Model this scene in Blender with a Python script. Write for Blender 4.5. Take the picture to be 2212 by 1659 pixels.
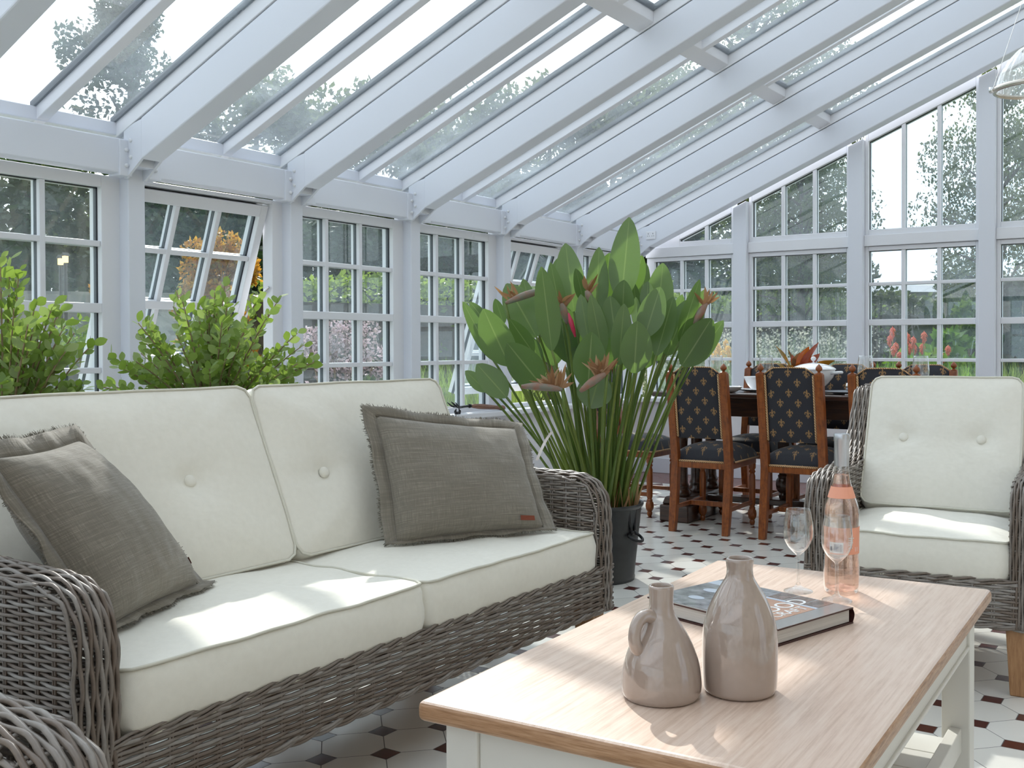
import bpy, math, random
from math import sin, cos, pi, radians, sqrt, atan2
from mathutils import Vector, Matrix, noise
sc = bpy.context.scene
for o in list(bpy.data.objects): bpy.data.objects.remove(o)
V = Vector
# ------------------------------------------------------------------ camera (image 2212 x 1659)
F_PX, YAW, PITCH, ROLL, CX, CY = 2235.75, radians(32.066), radians(.722), radians(-.148), 1237.1, 777.9
fw = V((-sin(YAW)*cos(PITCH), cos(YAW)*cos(PITCH), -sin(PITCH)))
_r = V((cos(YAW), sin(YAW), 0)); _u = _r.cross(fw)
rt = _r*cos(ROLL) + _u*sin(ROLL); up = _u*cos(ROLL) - _r*sin(ROLL)
CAM = V((0, 0, 1.0))
cd = bpy.data.cameras.new('camera'); cam = bpy.data.objects.new('camera', cd); sc.collection.objects.link(cam)
M3 = Matrix((rt, up, -fw)).transposed(); cam.matrix_world = Matrix.Translation(CAM) @ M3.to_4x4()
cd.sensor_width = 36; cd.lens = F_PX/2212*36; cd.shift_x = -(CX-1106)/2212; cd.shift_y = -(829.5-CY)/2212
cd.clip_start = .02; cd.clip_end = 500
sc.camera = cam
def at(x, y, d):  # pixel of the photograph and depth along the view axis -> point
    return CAM + d*(fw + (x-CX)/F_PX*rt - (y-CY)/F_PX*up)
def ground(x, d, z=-.12):
    p = at(x, CY, d); p.z = z; return p
# ------------------------------------------------------------------ world, sun, exposure
W = bpy.data.worlds.new('sky'); sc.world = W; W.use_nodes = True
nt = W.node_tree; nt.nodes.clear()
wo = nt.nodes.new('ShaderNodeOutputWorld'); bg = nt.nodes.new('ShaderNodeBackground')
tc = nt.nodes.new('ShaderNodeTexCoord'); nz = nt.nodes.new('ShaderNodeTexNoise'); rp = nt.nodes.new('ShaderNodeValToRGB')
nz.inputs['Scale'].default_value = 2.2; nz.inputs['Detail'].default_value = 5
rp.color_ramp.elements[0].position = .38; rp.color_ramp.elements[0].color = (.72, .86, 1, 1)
rp.color_ramp.elements[1].position = .58; rp.color_ramp.elements[1].color = (.96, .98, 1, 1)
nt.links.new(tc.outputs['Generated'], nz.inputs['Vector']); nt.links.new(nz.outputs['Fac'], rp.inputs[0])
nt.links.new(rp.outputs[0], bg.inputs[0]); nt.links.new(bg.outputs[0], wo.inputs[0])
SUN_EL, SUN_AZ = radians(37.3), radians(-45.5)
dn = nt.nodes.new('ShaderNodeVectorMath'); dn.operation = 'DOT_PRODUCT'; nt.links.new(tc.outputs['Generated'], dn.inputs[0])   # hazy cloud is brighter round the sun
dn.inputs[1].default_value = (-cos(SUN_AZ)*cos(SUN_EL), -sin(SUN_AZ)*cos(SUN_EL), sin(SUN_EL))
mn = nt.nodes.new('ShaderNodeMath'); mn.operation = 'MAXIMUM'; mn.inputs[1].default_value = 0; nt.links.new(dn.outputs['Value'], mn.inputs[0])
pn_ = nt.nodes.new('ShaderNodeMath'); pn_.operation = 'POWER'; pn_.inputs[1].default_value = 7; nt.links.new(mn.outputs[0], pn_.inputs[0])
ad = nt.nodes.new('ShaderNodeMath'); ad.operation = 'MULTIPLY_ADD'; ad.inputs[1].default_value = 3.2; ad.inputs[2].default_value = 1.4; nt.links.new(pn_.outputs[0], ad.inputs[0])
nt.links.new(ad.outputs[0], bg.inputs[1])       # light travels toward SUN_AZ in plan
sd = bpy.data.lights.new('sun', 'SUN'); sd.energy = 4.7; sd.angle = radians(.8); sd.color = (1, .95, .87)
so = bpy.data.objects.new('sun', sd); sc.collection.objects.link(so)
so.rotation_euler = V((cos(SUN_AZ)*cos(SUN_EL), sin(SUN_AZ)*cos(SUN_EL), -sin(SUN_EL))).to_track_quat('-Z', 'Y').to_euler()
so.location = (-8, 10, 9)
sc.view_settings.view_transform = 'Standard'; sc.view_settings.look = 'None'
sc.view_settings.exposure = 0.15; sc.view_settings.gamma = 1; sc.view_settings.use_curve_mapping = False
# ------------------------------------------------------------------ materials
MT = {}
def node(nt, t, **kw):
    n = nt.nodes.new('ShaderNode'+t)
    for k, v in kw.items(): setattr(n, k, v)
    return n
def setin(n, **kw):
    for k, v in kw.items():
        k = k.replace('_', ' ')
        n.inputs[k].default_value = v if not (isinstance(v, tuple) and len(v) == 3) else (*v, 1)
class NT:
    def __init__(s, name):
        s.m = bpy.data.materials.new(name); s.m.use_nodes = True; s.t = s.m.node_tree; s.t.nodes.clear()
        s.out = s.n('OutputMaterial'); MT[name] = s.m
    def n(s, ty, **kw): return node(s.t, ty, **kw)
    def l(s, a, b): s.t.links.new(a, b)
    def math(s, op, a, b=None, c=None):
        n = s.n('Math', operation=op)
        for i, v in enumerate((a, b, c)):
            if v is None: continue
            if isinstance(v, (int, float)): n.inputs[i].default_value = v
            else: s.l(v, n.inputs[i])
        return n.outputs[0]
    def mix(s, fac, a, b):
        n = s.n('MixRGB')
        for i, v in enumerate((fac, a, b)):
            if isinstance(v, (int, float)): n.inputs[i].default_value = v
            elif isinstance(v, tuple): n.inputs[i].default_value = (*v, 1)
            else: s.l(v, n.inputs[i])
        return n.outputs[0]
    def noise(s, vec, scale, detail=3, rough=.5):
        n = s.n('TexNoise'); setin(n, Scale=scale, Detail=detail, Roughness=rough)
        if vec is not None: s.l(vec, n.inputs['Vector'])
        return n.outputs['Fac']
    def map(s, vec, scale=(1,1,1), loc=(0,0,0), rot=(0,0,0)):
        n = s.n('Mapping'); n.inputs['Scale'].default_value = scale; n.inputs['Location'].default_value = loc; n.inputs['Rotation'].default_value = rot
        s.l(vec, n.inputs['Vector']); return n.outputs[0]
    def obj(s): return s.n('TexCoord').outputs['Object']
    def uv(s): return s.n('TexCoord').outputs['UV']
    def ramp(s, fac, stops):
        n = s.n('ValToRGB'); e = n.color_ramp.elements
        while len(e) < len(stops): e.new(.5)
        for q, (p, c) in zip(e, stops): q.position = p; q.color = (*c, 1)
        s.l(fac, n.inputs[0]); return n.outputs[0]
    def island(s): return s.n('NewGeometry').outputs['Random Per Island']
    def bump(s, h, strength=.3, dist=.002):
        n = s.n('Bump'); setin(n, Strength=strength, Distance=dist); s.l(h, n.inputs['Height']); return n.outputs[0]
    def pbr(s, col, rough=.5, bump=None, metal=0, spec=.5, coat=0, **kw):
        p = s.n('BsdfPrincipled')
        if isinstance(col, tuple): p.inputs['Base Color'].default_value = (*col, 1)
        else: s.l(col, p.inputs['Base Color'])
        if isinstance(rough, (int, float)): p.inputs['Roughness'].default_value = rough
        else: s.l(rough, p.inputs['Roughness'])
        p.inputs['Metallic'].default_value = metal; p.inputs['Specular IOR Level'].default_value = spec
        p.inputs['Coat Weight'].default_value = coat; p.inputs['Coat Roughness'].default_value = .05
        for k, v in kw.items(): p.inputs[k.replace('_', ' ')].default_value = v
        if bump is not None: s.l(bump, p.inputs['Normal'])
        return p.outputs[0]
    def fin(s, sh): s.l(sh, s.out.inputs['Surface']); return s.m
def simple(name, col, rough=.5, **kw):
    n = NT(name); return n.fin(n.pbr(col, rough, **kw))
def noisy(name, c1, c2, scale, rough=.5, bs=.2, bd=.002, detail=4, stretch=(1,1,1), **kw):
    n = NT(name); v = n.map(n.obj(), stretch); f = n.noise(v, scale, detail)
    return n.fin(n.pbr(n.ramp(f, [(.3, c1), (.7, c2)]), rough, n.bump(f, bs, bd), **kw))
simple('white_paint', (.72, .75, .825), .38)
simple('frame_white', (.77, .785, .83), .3)
noisy('wall_paint', (.76, .76, .79), (.80, .80, .83), 14, .7, .05)
simple('gasket', (.015, .02, .03), .35)
simple('steel_bolt', (.74, .76, .80), .35)
def glassmat(name, tint=(1,1,1), dust_haze=0, ior=1.5, dust_haze_col=(.75,.8,.85), rough=0.0, boost=1.0, scale=1.4):
    n = NT(name); tr = n.n('BsdfTransparent'); setin(tr, Color=tint)
    gl = n.n('BsdfGlossy'); setin(gl, Roughness=rough); gl.inputs[0].default_value = (1, 1, 1, 1)
    ge = n.n('NewGeometry'); dp = n.n('VectorMath', operation='DOT_PRODUCT'); n.l(ge.outputs['Normal'], dp.inputs[0]); n.l(ge.outputs['Incoming'], dp.inputs[1])
    c1 = n.math('SUBTRACT', 1.0, n.math('ABSOLUTE', dp.outputs['Value'])); F0 = ((ior-1)/(ior+1))**2
    f = n.math('MULTIPLY', n.math('MULTIPLY_ADD', n.math('POWER', c1, 5), 1-F0, F0), boost)
    f = n.math('MINIMUM', f, 1.0)
    mx = n.n('MixShader'); n.l(f, mx.inputs[0]); n.l(tr.outputs[0], mx.inputs[1]); n.l(gl.outputs[0], mx.inputs[2]); o = mx.outputs[0]
    if dust_haze:
        df = n.n('BsdfDiffuse'); setin(df, Color=dust_haze_col); tl = n.n('BsdfTranslucent'); setin(tl, Color=dust_haze_col)
        m2 = n.n('MixShader'); m2.inputs[0].default_value = .5; n.l(df.outputs[0], m2.inputs[1]); n.l(tl.outputs[0], m2.inputs[2])
        v = n.map(n.obj(), (1, 1, .25)); a = n.noise(v, scale*3, 6, .65); b = n.noise(n.obj(), scale, 3)
        k = n.math('MULTIPLY', n.math('MULTIPLY', a, b), dust_haze*4)
        m3 = n.n('MixShader'); n.l(k, m3.inputs[0]); n.l(o, m3.inputs[1]); n.l(m2.outputs[0], m3.inputs[2]); o = m3.outputs[0]
    return n.fin(o)
glassmat('window_glass', (.85, .93, .945), .10, 1.5, (.46,.62,.70), boost=2.6)  # the dust colour here also carries painted-in haze of the reflected room
glassmat('roof_glass', (.92, .96, .98), .24, 1.5, (.60,.71,.79), boost=1.8)
glassmat('wine_glass', (.975, .985, .985), 0, 1.52, boost=2.3)
# floor: octagons with small dark squares (lattice measured from the photograph)
def floor_mat():
    n = NT('floor_tiles'); sep = n.n('SeparateXYZ'); n.l(n.obj(), sep.inputs[0]); X, Y = sep.outputs[0], sep.outputs[1]
    x = n.math('SUBTRACT', X, -2.609-.1087*60); y = n.math('SUBTRACT', Y, 4.947)
    i = n.math('DIVIDE', n.math('SUBTRACT', x, y), .2174); j = n.math('DIVIDE', n.math('ADD', x, y), .2174)
    def fr(v): return n.math('ABSOLUTE', n.math('SUBTRACT', n.math('FRACT', n.math('ADD', v, 30.5)), .5))
    fi, fj = fr(i), fr(j)
    d = n.math('ADD', fi, fj)                      # 0 at the centre of a dark square
    dot = n.math('LESS_THAN', d, .238)
    g1 = n.math('LESS_THAN', n.math('ABSOLUTE', n.math('SUBTRACT', d, .245)), .010)
    e = n.math('MINIMUM', fi, fj)
    g2 = n.math('MULTIPLY', n.math('LESS_THAN', e, .007), n.math('GREATER_THAN', d, .245))
    grout = n.math('MAXIMUM', g1, g2)
    # which dark square / octagon: hue varies
    cell = n.n('CombineXYZ'); n.l(n.math('FLOOR', n.math('ADD', i, 30.5)), cell.inputs[0]); n.l(n.math('FLOOR', n.math('ADD', j, 30.5)), cell.inputs[1])
    wn = n.n('TexWhiteNoise'); n.l(cell.outputs[0], wn.inputs[0])
    red = n.ramp(wn.outputs['Value'], [(0, (.055, .014, .011)), (.45, (.085, .019, .014)), (.75, (.06, .018, .018)), (1, (.085, .035, .035))])
    cell2 = n.n('CombineXYZ'); n.l(n.math('FLOOR', i), cell2.inputs[0]); n.l(n.math('FLOOR', j), cell2.inputs[1])
    wn2 = n.n('TexWhiteNoise'); n.l(cell2.outputs[0], wn2.inputs[0])
    wht = n.ramp(wn2.outputs['Value'], [(0, (.66, .645, .60)), (1, (.74, .73, .69))])
    wht = n.mix(n.math('MULTIPLY', n.noise(n.obj(), 40, 4), .12), wht, (.6, .58, .52))
    c = n.mix(dot, wht, red); c = n.mix(grout, c, (.10, .10, .10))
    # border along the far and left walls: dark red band with a triangle row
    by = n.math('GREATER_THAN', Y, 6.78); c = n.mix(by, c, (.20, .07, .05))
    ty = n.math('MULTIPLY', n.math('GREATER_THAN', Y, 6.42), n.math('LESS_THAN', Y, 6.78))
    tx = n.math('ABSOLUTE', n.math('SUBTRACT', n.math('FRACT', n.math('DIVIDE', X, .21)), .5))
    tt = n.math('ABSOLUTE', n.math('SUBTRACT', n.math('DIVIDE', n.math('SUBTRACT', Y, 6.42), .36), .5))
    tri = n.math('LESS_THAN', n.math('ADD', tx, tt), .45)
    tri2 = n.math('GREATER_THAN', tt, .45)
    tc2 = n.mix(tri, (.66, .64, .58), (.13, .035, .03)); tc2 = n.mix(tri2, tc2, (.05, .05, .055)); c = n.mix(ty, c, tc2)
    b = n.bump(n.math('SUBTRACT', 1.0, grout), .35, .001)
    return n.fin(n.pbr(c, n.mix(grout, (.22,.22,.22), (.8,.8,.8)), b, spec=.5))
floor_mat()
# wicker: every strand its own tone
def wicker(name, a, b, c):
    n = NT(name); r = n.island(); col = n.ramp(r, [(0, a), (.5, b), (1, c)])
    f = n.noise(n.map(n.obj(), (30, 30, 30)), 3, 3); col = n.mix(n.math('MULTIPLY', f, .45), col, (.055, .045, .038))
    return n.fin(n.pbr(col, .42, n.bump(n.noise(n.obj(), 220, 2), .15, .0006), spec=.55))
wicker('wicker', (.165, .122, .092), (.235, .20, .172), (.35, .325, .30))
def cloth(name, c1, c2, thread=900, bs=.25, wr=0.0, sheen=.2, rough=.85):
    n = NT(name); o = n.obj(); th = n.noise(o, thread, 2); big = n.noise(n.map(o, (1.6, .8, 1)), 6, 4, .55)
    h = n.math('ADD', n.math('MULTIPLY', th, .02), n.math('MULTIPLY', big, wr))
    f = n.noise(o, 60, 3)
    return n.fin(n.pbr(n.ramp(f, [(.3, c1), (.7, c2)]), rough, n.bump(h, bs, .02), Sheen_Weight=sheen))
cloth('cream_fabric', (.765, .745, .665), (.795, .775, .695), 900, .6, .5)
simple('cream_piping', (.66, .645, .56), .8)
def linen():
    n = NT('taupe_linen'); o = n.uv()
    a = n.noise(n.map(o, (9, 260, 1)), 1.0, 3, .7); b = n.noise(n.map(o, (260, 9, 1)), 1.0, 3, .7)
    s1 = n.noise(n.map(o, (2.5, 90, 1)), 1.3, 4, .6)
    h = n.math('ADD', a, b); f = n.math('MULTIPLY', n.math('ADD', h, s1), .34)
    col = n.ramp(f, [(.38, (.15, .133, .105)), (.52, (.205, .184, .148)), (.68, (.36, .33, .275))])
    return n.fin(n.pbr(col, .85, n.bump(h, .5, .002), Sheen_Weight=.25))
linen()
noisy('frayed_linen', (.10, .09, .07), (.24, .22, .18), 200, .9)
simple('leather_tag', (.20, .045, .02), .6)
def wood(name, c1, c2, c3, scale=(2, 30, 30), ws=3.0, rough=.45, planks=None, coat=0, bs=.12, seam=(.3,.2,.14)):
    n = NT(name); o = n.obj(); v = n.map(o, scale)
    a = n.noise(v, ws, 5, .6); b = n.noise(n.map(o, (scale[0]*.6, scale[1]*4, scale[2]*4)), ws, 3, .6)
    f = n.math('ADD', n.math('MULTIPLY', a, .65), n.math('MULTIPLY', b, .35))
    col = n.ramp(f, [(.34, c1), (.5, c2), (.66, c3)])
    if planks:
        sep = n.n('SeparateXYZ'); n.l(o, sep.inputs[0]); ax, w = planks
        k = n.math('FLOOR', n.math('DIVIDE', sep.outputs[ax], w)); wn = n.n('TexWhiteNoise', noise_dimensions='1D'); n.l(k, wn.inputs['W'])
        col = n.mix(n.math('MULTIPLY', wn.outputs['Value'], .22), col, c1)
    return n.fin(n.pbr(col, rough, n.bump(f, bs, .002), coat=coat))
wood('limed_oak', (.52, .37, .28), (.66, .50, .405), (.73, .59, .49), (85, 2.0, 85), 2.2, .33, planks=(0, .098), bs=.05)
wood('oak_edge', (.22, .11, .05), (.40, .225, .12), (.52, .33, .20), (9, 9, 120), 2.2, .38)
wood('chair_oak', (.13, .030, .006), (.24, .062, .010), (.34, .10, .018), (40, 40, 4), 2.2, .36, coat=.08)
wood('dark_oak', (.018, .008, .005), (.04, .016, .009), (.075, .03, .016), (4, 40, 40), 2.2, .28, coat=.4)
wood('teak', (.26, .125, .05), (.36, .19, .085), (.44, .25, .12), (40, 40, 4), 2.5, .5)
wood('handle_wood', (.13, .06, .035), (.22, .11, .07), (.30, .17, .11), (50, 4, 50), 3, .55)
simple('cream_paint', (.70, .69, .64), .42)
# glazed ceramic
def ceramic():
    n = NT('taupe_glaze'); f = n.noise(n.obj(), 22, 3)
    return n.fin(n.pbr(n.ramp(f, [(.3, (.335, .262, .218)), (.7, (.385, .305, .258))]), .09, coat=1, spec=.7))
ceramic()
simple('ceramic_inside', (.16, .11, .09), .35)
simple('porcelain', (.83, .85, .88), .12, coat=.6)
simple('foil_silver', (.52, .54, .57), .32, metal=.85)
simple('label_pink', (.86, .38, .25), .55)
simple('label_white', (.85, .80, .78), .5)
simple('ink_grey', (.22, .20, .24), .6)
simple('ink_white', (.9, .9, .9), .5)
simple('chrome', (.72, .72, .72), .12, metal=1)
simple('brushed_nickel', (.62, .58, .52), .25, metal=1)
noisy('black_bucket', (.018, .02, .022), (.045, .048, .05), 9, .38, .2, .003, metal=.3)
simple('black_iron', (.02, .02, .022), .4, metal=.4)
noisy('soil', (.03, .018, .01), (.10, .06, .03), 60, .9, .8, .01)
def rose():
    n = NT('rose_wine'); g = n.n('BsdfGlass'); setin(g, Color=(1, .86, .79), Roughness=0, IOR=1.33)
    t = n.n('BsdfTransparent'); setin(t, Color=(1, .82, .73)); m = n.n('MixShader'); m.inputs[0].default_value = .45
    n.l(g.outputs[0], m.inputs[1]); n.l(t.outputs[0], m.inputs[2]); return n.fin(m.outputs[0])
rose()
# leaves
def leafmat(name, stops, rough=.4, trans=.35, tcol=(.25, .5, .04), vein=None, spec=.5):
    n = NT(name); r = n.island(); col = n.ramp(r, stops)
    f = n.noise(n.obj(), 14, 3); col = n.mix(n.math('MULTIPLY', f, .35), col, tuple(c*.55 for c in stops[0][1]))
    if vein:
        sp = n.n('SeparateXYZ'); n.l(n.uv(), sp.inputs[0]); u = n.math('ABSOLUTE', n.math('SUBTRACT', sp.outputs[0], .5))
        mid = n.math('LESS_THAN', u, .022); wv = n.math('SINE', n.math('MULTIPLY', n.math('ADD', sp.outputs[1], n.math('MULTIPLY', u, -.9)), 170.0))
        col = n.mix(n.math('MULTIPLY', n.math('GREATER_THAN', wv, .82), .16), col, vein); col = n.mix(n.math('MULTIPLY', mid, .75), col, vein)
    p = n.pbr(col, rough, spec=spec); t = n.n('BsdfTranslucent'); n.l(n.mix(.6, col, tcol), t.inputs[0])
    m = n.n('MixShader'); m.inputs[0].default_value = trans; n.l(p, m.inputs[1]); n.l(t.outputs[0], m.inputs[2]); return n.fin(m.outputs[0])
leafmat('strelitzia_leaf', [(0, (.08, .14, .055)), (.5, (.135, .20, .095)), (1, (.21, .275, .165))], .33, .40, (.24, .44, .05), vein=(.28, .34, .16))
leafmat('strelitzia_stalk', [(0, (.10, .17, .035)), (.5, (.17, .25, .06)), (1, (.28, .34, .08))], .36, .3, (.4, .55, .06))
leafmat('dry_petal', [(0, (.26, .12, .05)), (.5, (.42, .24, .12)), (1, (.58, .42, .26))], .6, .3, (.6, .3, .1))
noisy('spathe', (.32, .13, .08), (.19, .22, .18), 30, .5)
noisy('magenta_bud', (.45, .01, .06), (.55, .05, .10), 30, .5)
leafmat('shrub_leaf', [(0, (.14, .23, .05)), (.5, (.27, .38, .12)), (1, (.44, .52, .27))], .38, .42, (.42, .62, .06))
noisy('twig', (.20, .14, .08), (.36, .28, .17), 60, .8)
leafmat('croton_leaf', [(0, (.12, .015, .01)), (.35, (.30, .04, .015)), (.6, (.10, .06, .01)), (1, (.42, .30, .02))], .25, .25, (.6, .2, .02))
leafmat('tree_leaf', [(0, (.035, .05, .025)), (.5, (.06, .08, .04)), (1, (.11, .13, .06))], .6, .35, (.20, .28, .05))
leafmat('dark_tree_leaf', [(0, (.012, .025, .012)), (.5, (.022, .045, .02)), (1, (.04, .07, .03))], .6, .2, (.1, .2, .05))
leafmat('hedge_leaf', [(0, (.07, .13, .025)), (.5, (.14, .22, .04)), (1, (.24, .33, .07))], .5, .4, (.4, .55, .06))
leafmat('bright_leaf', [(0, (.06, .13, .02)), (.5, (.12, .24, .03)), (1, (.24, .38, .06))], .5, .45, (.4, .7, .04))
leafmat('autumn_leaf', [(0, (.20, .10, .015)), (.4, (.42, .17, .02)), (.7, (.45, .30, .04)), (1, (.20, .22, .05))], .5, .45, (.8, .4, .04))
leafmat('pink_flower', [(0, (.10, .13, .05)), (.35, (.22, .14, .10)), (.6, (.50, .38, .40)), (1, (.72, .62, .66))], .6, .4, (.7, .5, .6))
leafmat('grass_blade', [(0, (.07, .12, .03)), (.5, (.15, .22, .06)), (1, (.30, .35, .14))], .5, .4, (.4, .55, .08))
leafmat('meadow_blade', [(0, (.07, .10, .05)), (.5, (.13, .16, .09)), (1, (.24, .26, .18))], .6, .35, (.3, .4, .15))
leafmat('seed_head', [(0, (.24, .25, .18)), (.5, (.42, .42, .34)), (1, (.62, .56, .50))], .7, .4, (.5, .5, .4))
leafmat('poker_red', [(0, (.70, .10, .05)), (1, (.85, .22, .12))], .6, .4, (1, .3, .15))
leafmat('poker_yellow', [(0, (.75, .38, .02)), (1, (.85, .60, .08))], .6, .4, (1, .7, .1))
noisy('bark', (.03, .022, .016), (.08, .06, .045), 20, .9, .6, .02)
def stone():
    n = NT('stone'); b = n.n('TexBrick'); setin(b, Scale=1.0, Color1=(.36, .34, .32), Color2=(.22, .21, .22), Mortar=(.30, .29, .27))
    b.inputs['Mortar Size'].default_value = .012; b.inputs['Brick Width'].default_value = .32; b.inputs['Row Height'].default_value = .12
    n.l(n.map(n.obj(), (1, 1, 1), rot=(radians(90), 0, 0)), b.inputs['Vector'])
    f = n.noise(n.obj(), 9, 5); c = n.mix(n.math('MULTIPLY', f, .8), b.outputs[0], (.16, .15, .15))
    return n.fin(n.pbr(c, .9, n.bump(f, .8, .03)))
stone()
noisy('lawn', (.06, .11, .02), (.14, .20, .04), 7, .95, .6, .04, detail=8)
noisy('gravel', (.30, .28, .25), (.44, .42, .38), 40, .9, .5, .02)
noisy('house_stone', (.34, .29, .23), (.50, .44, .36), 7, .8, .3, .01)
simple('slate', (.20, .22, .25), .6)
n_ = NT('reflection_glow'); e_ = n_.n('Emission'); setin(e_, Color=(1, .62, .22), Strength=3.5); n_.fin(e_.outputs[0])  # glow for the two added lamp reflections, no real lamp outside
# fabric with fleur-de-lis
def fleur():
    n = NT('fleur_fabric'); sp = n.n('SeparateXYZ'); n.l(n.uv(), sp.inputs[0]); U, Vv = sp.outputs[0], sp.outputs[1]
    A = .0945; B = .103     # repeat width, repeat height of two rows
    def cellm(ou, ov):
        x = n.math('MULTIPLY', n.math('SUBTRACT', n.math('FRACT', n.math('ADD', n.math('DIVIDE', U, A), ou)), .5), A*1000/1.28)
        y = n.math('MULTIPLY', n.math('SUBTRACT', n.math('FRACT', n.math('ADD', n.math('DIVIDE', Vv, B), ov)), .5), B*1000/1.42)
        ax = n.math('ABSOLUTE', x)
        def ell(px, cx, cy, rx, ry, rot=0):
            dx = n.math('SUBTRACT', px, cx); dy = n.math('SUBTRACT', y, cy)
            if rot:
                c, s = cos(rot), sin(rot)
                dx, dy = n.math('ADD', n.math('MULTIPLY', dx, c), n.math('MULTIPLY', dy, s)), n.math('SUBTRACT', n.math('MULTIPLY', dy, c), n.math('MULTIPLY', dx, s))
            d = n.math('ADD', n.math('POWER', n.math('ABSOLUTE', n.math('DIVIDE', dx, rx)), 2), n.math('POWER', n.math('ABSOLUTE', n.math('DIVIDE', dy, ry)), 2))
            return n.math('LESS_THAN', d, 1)
        m = ell(x, 0, 6, 3.2, 10)                                   # middle petal
        ring = n.math('SUBTRACT', ell(ax, 8, 1.5, 5.6, 6.2), ell(ax, 7, .2, 2.9, 3.6))   # curled side petals
        ring = n.math('MULTIPLY', ring, n.math('LESS_THAN', n.math('SUBTRACT', n.math('MULTIPLY', ax, .4), y), 6.5))
        bar = n.math('MULTIPLY', n.math('LESS_THAN', ax, 7), n.math('LESS_THAN', n.math('ABSOLUTE', n.math('ADD', y, 5)), 1.2))
        foot = ell(x, 0, -10, 2.4, 6); foot2 = n.math('SUBTRACT', ell(ax, 4.5, -9, 3.6, 3.4), ell(ax, 4.6, -10.6, 2, 2))
        for q in (ring, bar, foot, foot2): m = n.math('MAXIMUM', m, q)
        return m
    mask = n.math('MINIMUM', n.math('MAXIMUM', cellm(0, 0), cellm(.5, .5)), 1)
    f = n.noise(n.map(n.uv(), (300, 300, 1)), 2, 3)
    dark = n.ramp(f, [(.3, (.010, .011, .018)), (.7, (.022, .022, .032))]); gold = n.ramp(f, [(.3, (.22, .12, .045)), (.7, (.34, .20, .085))])
    return n.fin(n.pbr(n.mix(mask, dark, gold), .75, n.bump(f, .3, .001), Sheen_Weight=.15))
fleur()
def braid():
    n = NT('gold_braid'); w = n.n('TexWave', bands_direction='DIAGONAL'); setin(w, Scale=55, Distortion=1.5); n.l(n.obj(), w.inputs['Vector'])
    return n.fin(n.pbr(n.ramp(w.outputs['Fac'], [(.2, (.34, .17, .06)), (.8, (.78, .52, .30))]), .6, n.bump(w.outputs['Fac'], .6, .003)))
braid()
noisy('book_pages', (.50, .48, .45), (.64, .62, .58), 3, .8, .3, .001, stretch=(1, 1, 260))
simple('book_maroon', (.045, .012, .010), .35)
simple('book_grey', (.36, .34, .33), .25, coat=.5)
simple('book_photo_white', (.66, .72, .84), .25, coat=.5)
noisy('book_photo_grey', (.16, .16, .18), (.42, .42, .45), 45, .25, 0, coat=.5)
noisy('book_photo_brown', (.12, .08, .07), (.36, .25, .21), 30, .25, 0, coat=.5)
simple('book_photo_peach', (.62, .34, .22), .25, coat=.5)
simple('ribbed_white', (.8, .8, .8), .4)
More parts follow.
